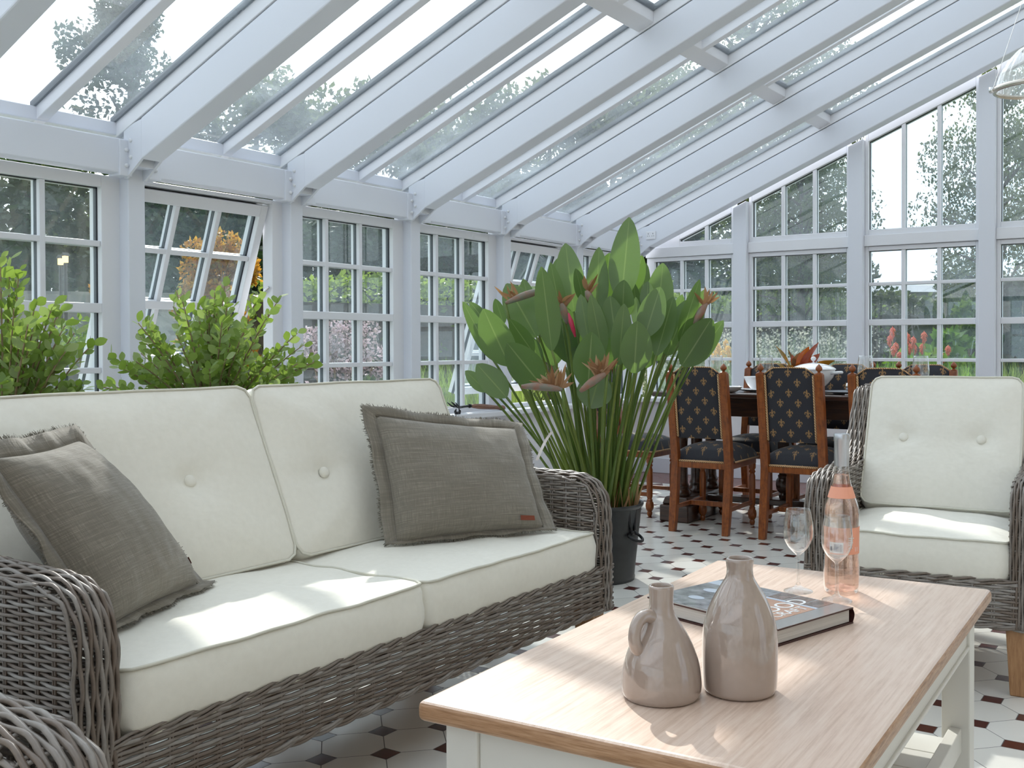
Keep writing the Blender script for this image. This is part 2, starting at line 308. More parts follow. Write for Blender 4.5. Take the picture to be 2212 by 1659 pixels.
# ------------------------------------------------------------------ mesh helpers
class MB:
    def __init__(s): s.v = []; s.f = []; s.uv = {}; s.m = []; s.cur = 0
    def add(s, vs, fs, uvs=None):
        b = len(s.v); s.v += [tuple(p) for p in vs]
        for k, f in enumerate(fs):
            if uvs: s.uv[len(s.f)] = [uvs[i] for i in f]
            s.f.append([b+i for i in f]); s.m.append(s.cur)
        return s
    def hexa(s, c):  # 8 corners: bottom ring 0-3, top ring 4-7
        return s.add(c, [(0,3,2,1), (4,5,6,7), (0,1,5,4), (1,2,6,5), (2,3,7,6), (3,0,4,7)])
    def box(s, x0, x1, y0, y1, z0, z1, M=None):
        c = [(x0,y0,z0),(x1,y0,z0),(x1,y1,z0),(x0,y1,z0),(x0,y0,z1),(x1,y0,z1),(x1,y1,z1),(x0,y1,z1)]
        if M is not None: c = [M @ V(p) for p in c]
        return s.hexa(c)
    def tube(s, pts, r, n=6, cap=True, uv=False):
        pts = [V(p) for p in pts]; N = len(pts); rs = r if isinstance(r, (list, tuple)) else [r]*N
        t = (pts[1]-pts[0]).normalized(); a = t.orthogonal().normalized(); vs = []
        for i, p in enumerate(pts):
            t2 = (pts[min(i+1, N-1)]-pts[max(i-1, 0)])
            t2 = t2.normalized() if t2.length > 1e-9 else t
            a = (a - t2*a.dot(t2)); a = a.normalized() if a.length > 1e-6 else t2.orthogonal().normalized()
            b = t2.cross(a); t = t2
            for k in range(n):
                q = 2*pi*k/n; vs.append(p + (a*cos(q)+b*sin(q))*rs[i])
        fs = [(i*n+k, i*n+(k+1) % n, (i+1)*n+(k+1) % n, (i+1)*n+k) for i in range(N-1) for k in range(n)]
        if cap: fs += [tuple(range(n))[::-1], tuple((N-1)*n+k for k in range(n))]
        return s.add(vs, fs)
    def lathe(s, prof, n=32, c=(0,0,0), closed=False, M=None):
        vs = []; P = len(prof)
        for r, z in prof:
            for k in range(n):
                q = 2*pi*k/n; p = V((c[0]+max(r, 1e-5)*cos(q), c[1]+max(r, 1e-5)*sin(q), c[2]+z)); vs.append(M @ p if M is not None else p)
        fs = [(i*n+k, i*n+(k+1) % n, (i+1)*n+(k+1) % n, (i+1)*n+k) for i in range(P-1) for k in range(n)]
        return s.add(vs, fs)
    def grid(s, fn, nu, nv, uvf=None):
        vs = [fn(i/nu, j/nv) for j in range(nv+1) for i in range(nu+1)]
        uvs = [(uvf(i/nu, j/nv) if uvf else (i/nu, j/nv)) for j in range(nv+1) for i in range(nu+1)]
        fs = [(j*(nu+1)+i, j*(nu+1)+i+1, (j+1)*(nu+1)+i+1, (j+1)*(nu+1)+i) for j in range(nv) for i in range(nu)]
        return s.add(vs, fs, uvs)
    def prism(s, poly, d, ax='y', off=0):  # polygon in the plane normal to ax, extruded from off to off+d
        def P(a, b, c): return {'y': (a, c, b), 'x': (c, a, b), 'z': (a, b, c)}[ax]
        n = len(poly); vs = [P(a, b, off) for a, b in poly]+[P(a, b, off+d) for a, b in poly]
        return s.add(vs, [tuple(range(n))[::-1], tuple(range(n, 2*n))]+[(i, (i+1) % n, n+(i+1) % n, n+i) for i in range(n)])
def mesh(mb, name, mats, smooth=False):
    me = bpy.data.meshes.new(name); me.from_pydata(mb.v, [], mb.f)
    for m in (mats if isinstance(mats, (list, tuple)) else [mats]): me.materials.append(MT[m])
    if any(mb.m): me.polygons.foreach_set('material_index', mb.m)
    if mb.uv:
        ul = me.uv_layers.new(name='UVMap'); data = [0.0]*(2*len(me.loops)); li = 0
        for fi, f in enumerate(mb.f):
            u = mb.uv.get(fi)
            for k in range(len(f)):
                if u: data[2*(li+k)], data[2*(li+k)+1] = u[k]
            li += len(f)
        ul.data.foreach_set('uv', data)
    if smooth: me.polygons.foreach_set('use_smooth', [True]*len(me.polygons))
    me.update(); return me
def obj(name, mb, mat, parent=None, smooth=False, bevel=0, label=None, cat=None, group=None, kind=None, angle=None, loc=None, rot=None, fixn=False):
    me = mesh(mb, name, mat, smooth) if isinstance(mb, MB) else mb
    o = bpy.data.objects.new(name, me); sc.collection.objects.link(o)
    if parent: o.parent = parent
    if loc is not None: o.location = loc
    if rot is not None: o.rotation_euler = rot
    if bevel:
        m = o.modifiers.new('bevel', 'BEVEL'); m.width = bevel; m.segments = 2; m.limit_method = 'ANGLE'; m.angle_limit = radians(50)
    if smooth and angle:
        try: me.shade_flat()
        except Exception: pass
        me.polygons.foreach_set('use_smooth', [True]*len(me.polygons)); me.set_sharp_from_angle(angle=radians(angle))
    tag(o, label, cat, group, kind); return o
def tag(o, label=None, cat=None, group=None, kind=None):
    for k, v in (('label', label), ('category', cat), ('group', group), ('kind', kind)):
        if v: o[k] = v
    return o
def thing(name, label=None, cat=None, loc=(0,0,0), rz=0, group=None, kind=None):
    o = bpy.data.objects.new(name, None); sc.collection.objects.link(o); o.location = loc; o.rotation_euler = (0, 0, rz)
    o.empty_display_size = .1; return tag(o, label, cat, group, kind)
def struct(name, mb, mat, parent=None, **kw):
    return obj(name, mb, mat, parent, kind='structure', **kw)
def dup(root, loc, rz, label=None, group=None, scale=None):
    r = root.copy(); sc.collection.objects.link(r); r.location = loc; r.rotation_euler = (0, 0, rz)
    if scale: r.scale = scale
    if label: r['label'] = label
    if group: r['group'] = group
    for ch in list(root.children):
        c = ch.copy(); sc.collection.objects.link(c); c.parent = r
        for g in list(ch.children):
            d = g.copy(); sc.collection.objects.link(d); d.parent = c
    return r
def text_mesh(s, size, depth=.0004):
    cu = bpy.data.curves.new('t', 'FONT'); cu.body = s; cu.size = size; cu.extrude = depth
    o = bpy.data.objects.new('t', cu); sc.collection.objects.link(o); bpy.context.view_layer.update()
    me = bpy.data.meshes.new_from_object(o.evaluated_get(bpy.context.evaluated_depsgraph_get())); bpy.data.objects.remove(o); return me
#PART2
# ================================================================== THE ROOM
PITCHM = .42
def zr(X): return 1.782+PITCHM*(X+3.81)      # underside of the rafters
XL, YF, XR, YB = -3.919, 7.325, 1.9, -2.6
S = .9017
m = MB(); m.box(XL-.2, XR, YB-.1, YF+.2, -.1, 0); struct('floor', m, 'floor_tiles')
m = MB(); m.box(XL-.16, XL-.01, YB, YF+.16, -.1, .563); struct('wall_left', m, 'wall_paint')
m = MB(); m.box(XL-.01, XL+.008, YB, YF, 0, .12); struct('baseboard_left', m, 'white_paint', bevel=.004)
m = MB(); m.box(XL-.1, XR, YF+.0, YF+.17, -.1, .563); struct('wall_far', m, 'wall_paint')
m = MB(); m.box(XL, XR, YF-.018, YF, 0, .12); struct('baseboard_far', m, 'white_paint', bevel=.004)
m = MB(); m.box(XL-.07, XL+.055, YB, YF-.0, .563, .597); struct('window_sill', m, 'frame_white', bevel=.006)
m = MB(); m.box(XL+.056, XR, YF-.05, YF+.08, .563, .597); struct('window_sill', m, 'frame_white', bevel=.006)
m = MB(); m.box(XR, XR+.2, YB, YF+.2, -.1, 4.5); struct('wall_right', m, 'house_stone')
m = MB(); m.box(XR-.03, XR, 1.2, 2.2, 0, 2.05); d = struct('door_1', m, 'frame_white', bevel=.004)
m = MB()
for z0, z1 in ((.2, .9), (1.1, 1.9)): m.box(XR-.036, XR-.029, 1.33, 2.07, z0, z1)
struct('door_panel', m, 'white_paint', d)
m = MB(); m.tube([(XR-.03, 1.3, 1.0), (XR-.08, 1.3, 1.0), (XR-.08, 1.42, 1.0)], .009, 8); struct('handle', m, 'chrome', d, smooth=True)
m = MB(); m.box(XL-.1, XR, YB-.15, YB, -.1, .6); struct('wall_back', m, 'wall_paint')
WN = [0]
def win_name():
    WN[0] += 1; return 'window_%d' % WN[0]
def hx(mb, P, u0, u1, d0, d1, z0, z1):
    f = z1 if callable(z1) else (lambda u: z1); g = z0 if callable(z0) else (lambda u: z0)
    if (P(1,0,0)[0]-P(0,0,0)[0])*0+V(V(P(1,0,1))-V(P(0,0,1))).cross(V(P(0,1,1))-V(P(0,0,1))).dot(V(P(0,0,1.5))-V(P(0,0,1))) < 0: u0, u1 = u1, u0
    mb.hexa([P(u0,d0,g(u0)), P(u1,d0,g(u1)), P(u1,d1,g(u1)), P(u0,d1,g(u0)), P(u0,d0,f(u0)), P(u1,d0,f(u1)), P(u1,d1,f(u1)), P(u0,d1,f(u0))])
def glazing(root, P, g0, g1, us, rows, fo, mw=.024, top=None, sill=.05, head=.05):
    """frame, bars and panes; g0,g1 glass limits, us bar centres, rows [(z0,z1)] of glass between rails, fo frame outer (u0,u1)"""
    zb = rows[0][0]; zt = rows[-1][1]
    fr = MB(); dk = MB(); sp = MB(); ou = MB(); gl = MB()
    tops = top or (lambda u: zt)
    hx(fr, P, fo[0], g0, 0, .031, zb-sill, (lambda u: tops(u)+head)); hx(fr, P, g1, fo[1], 0, .031, zb-sill, (lambda u: tops(u)+head))
    hx(fr, P, g0, g1, 0, .031, zb-sill, zb); hx(fr, P, g0, g1, 0, .031, tops, (lambda u: tops(u)+head))
    e = .004
    hx(dk, P, fo[0], g0+e, .031, .052, zb-sill, tops); hx(dk, P, g1-e, fo[1], .031, .052, zb-sill, tops)
    hx(dk, P, g0, g1, .031, .052, zb-sill, zb+e); hx(dk, P, g0, g1, .031, .052, (lambda u: tops(u)-e), (lambda u: tops(u)+head))
    hx(ou, P, fo[0], g0+.002, .052, .08, zb-sill, tops); hx(ou, P, g1-.002, fo[1], .052, .08, zb-sill, tops)
    hx(ou, P, g0, g1, .052, .08, zb-sill, zb+.002); hx(ou, P, g0, g1, .052, .08, (lambda u: tops(u)-.002), (lambda u: tops(u)+head))
    for u in us:
        hx(fr, P, u-mw/2, u+mw/2, .0072, .031, zb, tops); hx(dk, P, u-mw/2+.003, u+mw/2-.003, .031, .052, zb, tops); hx(ou, P, u-mw/2, u+mw/2, .052, .068, zb, tops)
    for (a, b), (c, d) in zip(rows[:-1], rows[1:]):
        h = (c-b); hx(fr, P, g0, g1, .0088 if h < .03 else .0, .031, b, c); hx(dk, P, g0, g1, .031, .052, b+.003, c-.003); hx(ou, P, g0, g1, .052, .068, b, c)
    gl.add([P(g0,.035,zb),P(g1,.035,zb),P(g1,.035,tops(g1)),P(g0,.035,tops(g0))], [(0,1,2,3)])
    struct('frame', fr, 'frame_white', root, bevel=.003); struct('gasket', dk, 'gasket', root); struct('outer_frame', ou, 'frame_white', root); struct('pane', gl, 'window_glass', root)
ROWS = [(.632, .895), (.919, 1.149), (1.189, 1.427), (1.451, 1.677)]
LP = lambda u, d, z: (XL-.061-d, u, z)
OPEN = {0, 3}
for k in range(-5, 5):
    Yb = 2.80+S*k; w = struct_root = thing(win_name(), kind='structure')
    g0 = Yb-.02; g1 = Yb+.737; us = [g0+.2523, g0+.5047]
    if k in OPEN:
        # fixed outer frame, and a top-hung sash pushed out at the bottom
        fr = MB(); f0, f1 = Yb-.07, Yb+.83
        for a, b, c, d in ((f0, g0-.012, .6, 1.73), (g1+.020, f1, .6, 1.73), (g0-.012, g1+.02, .6, .625), (g0-.012, g1+.02, 1.712, 1.73)): hx(fr, LP, a, b, 0, .07, c, d)
        struct('frame', fr, 'frame_white', w, bevel=.003)
        th = radians(19); zh = 1.705
        def SP(u, d, z, th=th, zh=zh):
            dz = z-zh; return (XL-.075-(d*cos(th)-dz*sin(th)), u, zh+dz*cos(th)+d*sin(th)*0.9)
        sw = struct_root2 = thing('sash', kind='structure'); sw.parent = w
        q0, q1 = g0+.035, g1-.03
        glazing(sw, SP, q0, q1, [q0+(q1-q0)/3, q0+(q1-q0)*2/3], [(.67, .895), (.919, 1.149), (1.189, 1.41), (1.434, 1.640)], (g0-.010, g1+.012), sill=.05, head=.058)
        st = MB()
        for yy in (g0-.002, g1+.008):
            st.tube([(XL-.075, yy, 1.30), (XL-.19, yy, 1.22), (XL-.075-sin(th)*.62, yy, 1.705-cos(th)*.62)], .007, 6)
        struct('stay', st, 'chrome', w, smooth=True)
    else:
        glazing(w, LP, g0, g1, us, ROWS, (Yb-.07, Yb+.83), sill=.04, head=.05)
# posts, eave beams and rafters on the left
def bolt(mb, c, ax, r=.009, h=.007):
    Mx = Matrix.Translation(V(c)) @ (Matrix.Rotation(radians(90), 4, 'Y') if ax == 'x' else Matrix.Rotation(radians(90), 4, 'X'))
    mb.lathe([(0, h), (r*.6, h), (r, h*.5), (r, -h)], 8, M=Mx)
for k in range(-5, 6):
    Yb = 2.80+S*k
    m = MB(); m.box(XL-.13, XL, Yb-.08, Yb, .58, 1.93); p = struct('post', m, 'white_paint', bevel=.004)
    if k < 5:
        m = MB(); m.box(XL-.055, XL+.022, Yb+.003, Yb+.818, 1.732, 1.876); b = struct('eave_beam', m, 'white_paint', bevel=.005)
        m = MB(); m.box(XL-.05, XL+.030, Yb+.001, Yb+.06, 1.722, 1.872); m.box(XL-.05, XL+.030, Yb+.762, Yb+.8205, 1.722, 1.872); struct('bracket', m, 'white_paint', b, bevel=.003)
        m = MB()
        for yy in (Yb+.030, Yb+.792):
            for zz in (1.765, 1.83): bolt(m, (XL+.032, yy, zz), 'x')
        struct('bolt', m, 'steel_bolt', b, smooth=True)
        m = MB(); m.box(XL-.22, XL-.045, Yb, Yb+.822, 1.902, 1.956); struct('eave_plate', m, 'white_paint', bevel=.004)
    X0, X1 = -3.805, XR
    y0, y1 = Yb-.10, Yb-.0
    if k == 5: y0, y1 = 7.2, 7.31
    m = MB(); m.prism([(X0, zr(X0)), (X1, zr(X1)), (X1, zr(X1)+.172), (X0, zr(X0)+.172)], y1-y0, 'y', y0); r_ = struct('rafter', m, 'white_paint', bevel=.006)
    m = MB(); X2 = -4.13; m.prism([(X2, zr(X2)+.176), (X1, zr(X1)+.176), (X1, zr(X1)+.243), (X2, zr(X2)+.243)], y1-y0+.006, 'y', y0-.003); struct('glazing_bar', m, 'frame_white', r_, bevel=.003)
    m = MB(); m.prism([(XL, 1.925), (-3.80, zr(-3.8)+.165), (-3.80, zr(-3.8)+.002), (-3.905, 1.715), (XL, 1.715)], .012, 'y', y0+.0); m.prism([(XL, 1.925), (-3.80, zr(-3.8)+.165), (-3.80, zr(-3.8)+.002), (-3.905, 1.715), (XL, 1.715)], .012, 'y', y1-.012)
    m.box(XL, -3.84, y0+.012, y1-.012, 1.76, 1.90); struct('bracket', m, 'white_paint', r_)
    m = MB()
    for zz in (1.80, 1.87): bolt(m, (-3.87, y0-.001, zz), 'y')
    struct('bolt', m, 'steel_bolt', r_, smooth=True)
# roof lights: per bay two long panes each side of a middle bar, with a cross bar
zg = lambda X: zr(X)+.236
for k in range(-5, 5):
    Yb = 2.80+S*k; y0 = Yb+.003; y1 = Yb+S-.103; ym = Yb+.45
    if k == 4: y1 = 7.2-.003
    w = thing(win_name(), kind='structure'); gl = MB(); X1 = XR
    for a, b in ((y0-.01, ym+.005), (ym+.038, y1+.01)):
        gl.add([(-4.12, a, zg(-4.12)), (X1, a, zg(X1)), (X1, b, zg(X1)), (-4.12, b, zg(-4.12))], [(0,1,2,3)])
    struct('pane', gl, 'roof_glass', w)
    mb_ = MB(); mb_.prism([(-4.05, zr(-4.05)+.188), (X1, zr(X1)+.188), (X1, zr(X1)+.243), (-4.05, zr(-4.05)+.243)], .046, 'y', ym); struct('middle_bar', mb_, 'frame_white', w, bevel=.003)
    pu = MB()
    for Xa in (-2.435, -.93, .57):
        pu.prism([(Xa, zr(Xa)+.186), (Xa+.085, zr(Xa+.085)+.186), (Xa+.085, zr(Xa+.085)+.246), (Xa, zr(Xa)+.246)], y1-y0, 'y', y0)
    struct('cross_bar', pu, 'frame_white', w, bevel=.003)
    gk = MB()
    for yy in (y0, ym-.011, ym+.046, y1-.011):
        gk.prism([(-3.99, zr(-3.99)+.240), (X1, zr(X1)+.240), (X1, zr(X1)+.268), (-3.99, zr(-3.99)+.268)], .011, 'y', yy)
    for Xa in (-2.435+.085, -2.435-.010, -.93-.01, -.845): gk.prism([(Xa, zr(Xa)+.240), (Xa+.010, zr(Xa+.01)+.240), (Xa+.010, zr(Xa+.01)+.268), (Xa, zr(Xa)+.268)], y1-y0, 'y', y0)
    struct('gasket', gk, 'gasket', w)
# far wall
FPn = lambda u, d, z: (u, YF+.06+d, z)
FX = [-3.044+.884*i for i in range(6)]
for i, x in enumerate(FX):
    m = MB(); zt = lambda X: zr(X)-.004
    m.hexa([(x-.105, YF, .58), (x, YF, .58), (x, YF+.14, .58), (x-.105, YF+.14, .58), (x-.105, YF, zt(x-.105)), (x, YF, zt(x)), (x, YF+.14, zt(x)), (x-.105, YF+.14, zt(x-.105))])
    struct('post', m, 'white_paint', bevel=.004)
def far_bay(x0, x1, f0, f1, cols):
    w = thing(win_name(), kind='structure'); us = [x0+(x1-x0)*i/cols for i in range(1, cols)] if isinstance(cols, int) else cols
    glazing(w, FPn, x0, x1, us, [(.632, .893), (.915, 1.149), (1.191, 1.432), (1.455, 1.680)], (f0, f1), mw=.026, sill=.036, head=.03)
    m = MB(); m.box(f0, f1, YF+.035, YF+.15, 1.712, 1.79); struct('rail', m, 'frame_white', w, bevel=.004)
    w2 = thing(win_name(), kind='structure'); top = lambda u: 2.096+.41*(u+3.02)
    a0 = x0; us2 = us
    if top(x0) < 1.86: a0 = x0+.22; us2 = [u for u in us if u > a0+.03]
    tp = (lambda u: max(top(u), 1.835))
    glazing(w2, FPn, a0, x1, us2, [(1.83, tp(x1))], (f0, f1), mw=.026, sill=.042, head=.10, top=tp)
far_bay(-3.85, -3.188, -3.919, -3.149, [-3.615, -3.402])
for x in FX[:5]: far_bay(x+.025, x+.884-.105-.028, x, x+.884-.105, 3)
# socket on the far rafter
s_ = thing('wall_socket', 'white double electrical socket plate on the end rafter above the tall plant', 'socket', (-3.784, 7.2, 1.872))
m = MB(); m.box(-.043, .043, -.008, 0, -.032, .032); obj('plate', m, 'frame_white', s_, bevel=.003)
m = MB()
for cx in (-.02, .02):
    m.box(cx-.002, cx+.002, -.0095, -.007, .008, .017); m.box(cx-.010, cx-.006, -.0095, -.007, -.008, -.003); m.box(cx+.006, cx+.010, -.0095, -.007, -.008, -.003)
obj('pin_hole', m, 'gasket', s_)
# back wall of glass behind the camera
for i in range(6):
    x0 = XL+.1+.96*i; w = thing(win_name(), kind='structure')
    BP = lambda u, d, z: (u, YB-.02-d, z)
    glazing(w, BP, x0+.05, x0+.90, [x0+.33, x0+.62], [(.66, 1.15), (1.19, 1.72)], (x0, x0+.96), sill=.06, head=.06)
m = MB(); m.prism([(XL-.1, 1.78), (XR, 1.78), (XR, zr(XR)), (XL-.1, zr(XL-.1)+.02)], .12, 'y', YB-.12); struct('wall_gable', m, 'white_paint')
# ================================================================== WICKER SEATS
def weave(mb, S_, u0, u1, rows, sp=.05, r=.0036, amp=.0038, step=None, phase=0):
    """rows: list of v; S_(u,v) -> (point, normal); u is measured in metres"""
    n = max(2, int(abs(u1-u0)/sp*5)); rnd = random.Random(int(u1*991+len(rows)*7))
    for k, v in enumerate(rows):
        a, b = (u0(v), u1(v)) if callable(u0) else (u0, u1)
        if abs(b-a) < .02: continue
        nn = max(2, int(abs(b-a)/sp*5)); pts = []; jz = rnd.uniform(-.0007, .0007)
        for i in range(nn+1):
            u = a+(b-a)*i/nn; p, q = S_(u, v); pts.append(V(p)+V(q)*(amp*cos(pi*u/sp+pi*(k+phase)))+V((0, 0, jz)))
        mb.tube(pts, r, 5)
def stakes(mb, S_, us, v0, v1, r=.0026, nv=6, pair=.0035):
    for u in us:
        for e in (-pair, pair):
            a, b = (v0(u), v1(u)) if callable(v0) else (v0, v1)
            if b-a < .02: continue
            mb.tube([V(S_(u+e, a+(b-a)*i/nv)[0]) for i in range(nv+1)], r, 5)
def frange(a, b, st):
    n = max(1, int(round((b-a)/st))); return [a+(b-a)*i/n for i in range(n+1)]
PITCH_W = .0079
XFR = .42                                      # front of the seat
ARM = [(.418, .20), (.418, .30), (.418, .42), (.416, .50), (.405, .545), (.38, .578), (.345, .594), (.30, .599), (.15, .600), (.02, .604), (-.08, .62), (-.15, .655), (-.21, .71), (-.26, .77), (-.30, .825), (-.325, .845)]
def arm_front(z):  # x of the arm outline at height z
    for (xa, za), (xb, zb) in zip(ARM[:-1], ARM[1:]):
        if za <= z <= zb: return xa+(xb-xa)*(z-za)/max(zb-za, 1e-6)
    return ARM[0][0] if z < .3 else ARM[-1][0]
def back_x(z): return -.30-.16*(z-.2)/.65      # outer back, leaning
def build_frame(root, Wd, legs=True):
    """Wd = half width over the arms"""
    T = .082
    for sgn in (-1, 1):
        arm = MB()
        for face, yy in ((1, Wd), (-1, Wd-T+.006)):
            z0 = .20 if face == 1 else .30
            for k, z in enumerate(frange(z0, .835, PITCH_W)):
                xf = arm_front(z)-.012; xb = back_x(z)+.01
                Sf = lambda u, v: ((u, sgn*yy, v), (0, sgn*face, 0))
                n_ = max(2, int((xf-xb)/.05*5)); pts = []
                if xf-xb < .03: continue
                for i in range(n_+1):
                    u = xb+(xf-xb)*i/n_
                    pts.append((u, sgn*(yy+face*.0038*cos(pi*u/.05+pi*k)), z))
                arm.tube(pts, .0036, 5)
            for u in [-.40+.05*i for i in range(17)]:
                tops = [z for z in frange(z0, .835, .02) if arm_front(z)-.012 > u > back_x(z)]
                if len(tops) > 2:
                    for e in (-.0032, .0032): arm.tube([(u+.0+e, sgn*yy, tops[0]), (u+e, sgn*yy, tops[-1])], .0026, 5)
        obj('arm_panel', arm, 'wicker', root, smooth=True)
        band = MB(); NB = 10
        # arc-length samples along the outline
        P_ = [V((x, 0, z)) for x, z in ARM]; seg = [(b-a).length for a, b in zip(P_[:-1], P_[1:])]; L = sum(seg)
        def pos(s):
            for (a, b), l in zip(zip(P_[:-1], P_[1:]), seg):
                if s <= l: return a+(b-a)*(s/l), (b-a).normalized()
                s -= l
            return P_[-1], (P_[-1]-P_[-2]).normalized()
        NS = int(L/.011)
        for j in range(NB+1):
            t = j/NB; pts = []
            for i in range(NS+1):
                s = L*i/NS; p, d = pos(s); nrm = V((d.z, 0, -d.x))
                crown = .016*sin(pi*t)**.6-.006
                off = crown+.0032*cos(pi*s/.048+pi*j)
                yw = Wd-T+.006+(T-.002)*t + .0009*sin(pi*s/.048+pi*j)
                q = p+nrm*off; pts.append((q.x, sgn*yw, q.z))
            band.tube(pts, .0039, 5)
        for i in range(int(L/.048)):
            s = .024+.048*i; 
            for e in (-.004, .004):
                p, d = pos(s+e); nrm = V((d.z, 0, -d.x)); pts = []
                for j in range(7):
                    t = j/6; q = p+nrm*(.016*sin(pi*t)**.6-.009); pts.append((q.x, sgn*(Wd-T+.006+(T-.002)*t), q.z))
                band.tube(pts, .0028, 5)
        obj('arm_band', band, 'wicker', root, smooth=True)
    ap = MB(); yi = Wd+.002
    rows = frange(.204, .322, PITCH_W)
    def Sap(u, v): return ((XFR+.0-.0, u, v), (1, 0, 0))
    weave(ap, lambda u, v: ((.421, u, v), (1, 0, 0)), -yi, yi, rows, .052, .0044, .0030)
    stakes(ap, lambda u, v: ((.421, u, v), (1, 0, 0)), [-yi+.02+.052*i for i in range(int(2*yi/.052))], .20, .325)
    for zz, rr in ((.331, .0036), (.3225, .0036), (.204, .0042), (.198, .0042)):          # twisted border strands
        for ph in (0, pi):
            ap.tube([(.421+.005*cos(u/.02+ph), u, zz+.004*sin(u/.02+ph)) for u in frange(-yi, yi, .01)], rr, 5)
    obj('front_apron', ap, 'wicker', root, smooth=True)
    bk = MB()
    for side, off in ((-1, 0), (1, .055)):
        def Sb(u, v, off=off): return ((back_x(v)+off, u, v), (1, 0, 0))
        weave(bk, Sb, -Wd+.01, Wd-.01, frange(.21 if side < 0 else .5, .835, .0098), .055, .0042, .004)
        stakes(bk, Sb, [-Wd+.03+.055*i for i in range(int(2*Wd/.055))], .21, .835)
    for j in range(7):
        q = pi*j/6; bk.tube([(back_x(.835)+.028-.032*cos(q)+.003*cos(pi*u/.05+pi*j), u, .835+.02*sin(q)) for u in frange(-Wd+.01, Wd-.01, .0125)], .0042, 5)
    obj('back_panel', bk, 'wicker', root, smooth=True)
    dk = MB()
    dk.box(-.33, .40, -Wd+.03, Wd-.03, .300, .318)
    obj('seat_deck', dk, 'teak', root)
    for sx in (-.31, .372):
        for sy in (-1, 1):
            m = MB(); y = sy*(Wd-.055); m.hexa([(sx-.024, y-.024, 0), (sx+.024, y-.024, 0), (sx+.024, y+.024, 0), (sx-.024, y+.024, 0), (sx-.036, y-.036, .215), (sx+.036, y-.036, .215), (sx+.036, y+.036, .215), (sx-.036, y+.036, .215)])
            obj('leg', m, 'teak', root, bevel=.004)
def pad(root, name, w, d, h, M, rc=.035, puff=.018, bulge=.008, seed=0, buttons=(), bn='button', wr=.0025, sag=0):
    """box cushion: w along local x, d along local y, h thick, with piping; M places it in the parent"""
    rnd = random.Random(seed)
    loop = []; N = 96
    def outline(s):   # rounded rectangle, s in 0..1 -> (x,y,nx,ny)
        per = [w-2*rc, pi/2*rc, d-2*rc, pi/2*rc]*2; tot = sum(per); q = s*tot; i = 0
        while q > per[i]+1e-9: q -= per[i]; i += 1
        hw, hd = w/2, d/2
        if i == 0: return -hw+rc+q, -hd, 0, -1
        if i == 2: return hw, -hd+rc+q, 1, 0
        if i == 4: return hw-rc-q, hd, 0, 1
        if i == 6: return -hw, hd-rc-q, -1, 0
        c = {1: (hw-rc, -hd+rc, -pi/2), 3: (hw-rc, hd-rc, 0), 5: (-hw+rc, hd-rc, pi/2), 7: (-hw+rc, -hd+rc, pi)}[i]
        a = c[2]+q/rc; return c[0]+rc*cos(a), c[1]+rc*sin(a), cos(a), sin(a)
    ol = [outline(i/N) for i in range(N)]
    rings = []
    def wob(x, y, k=0): return noise.noise(V((x*6+seed*3.1, y*6+k, seed)))
    def surf(t, o, sg):
        x, y = o[0]*t, o[1]*t; e = (1-t**3.2)
        z = h/2+puff*e
        for bx, by in buttons:
            rr = sqrt((x-bx)**2+(y-by)**2); z -= (.020*math.exp(-(rr/.035)**2)+.012*math.exp(-(rr/.11)**2))*(1 if sg > 0 else 0)
        a = atan2(o[1], o[0])
        z += wr*1.6*noise.noise(V((x*9, y*9, seed*1.7)))+wr*1.5*noise.noise(V((cos(a)*9, sin(a)*9, seed*2.3+t*1.5)))*min(1, 6*(1-t))*t**2
        z += -sag*(1-t*t)*(1 if sg > 0 else 0)
        return (x, y, sg*z)
    T_ = [0.02, .1, .2, .3, .4, .5, .6, .68, .76, .83, .89, .94, .98, 1.0]
    for t in T_: rings.append([surf(t, o, 1) for o in ol])
    for q in (.7, .35, 0, -.35, -.7):
        rings.append([(o[0]+o[2]*bulge*(1-q*q)+o[2]*wr*noise.noise(V((o[0]*12, o[1]*12, q*2+seed))), o[1]+o[3]*bulge*(1-q*q)+o[3]*wr*noise.noise(V((o[0]*12, o[1]*12, q*2+seed))), h/2*q) for o in ol])
    for t in reversed(T_): rings.append([surf(t, o, -1) for o in ol])
    m = MB(); vs = [M @ V(p) for r_ in rings for p in r_]; R_ = len(rings)
    fs = [(i*N+k, (i+1)*N+k, (i+1)*N+(k+1) % N, i*N+(k+1) % N) for i in range(R_-1) for k in range(N)]
    fs += [tuple(range(N)), tuple((R_-1)*N+k for k in reversed(range(N)))]
    m.add(vs, fs); c = obj(name, m, 'cream_fabric', root, smooth=True)
    pp = MB(); i1 = len(T_)-1; i2 = R_-len(T_)
    for ri in (i1, i2):
        pts = [M @ V((p[0]+o[2]*.002, p[1]+o[3]*.002, p[2]+(.001 if ri == i1 else -.001))) for p, o in zip(rings[ri], ol)]
        pp.tube(pts+[pts[0], pts[1]], .0034, 6, cap=False)
    obj('piping', pp, 'cream_piping', c, smooth=True)
    for bx, by in buttons:
        b = MB(); b.lathe([(0, .0065), (.009, .006), (.0145, .0035), (.0158, -.001), (.014, -.007)], 24, M=M @ Matrix.Translation((bx, by, h/2+puff-.026)))
        obj('button', b, 'cream_fabric', c, smooth=True)
    return c
def MX(loc, rx=0, ry=0, rz=0):
    return Matrix.Translation(loc) @ Matrix.Rotation(rz, 4, 'Z') @ Matrix.Rotation(ry, 4, 'Y') @ Matrix.Rotation(rx, 4, 'X')
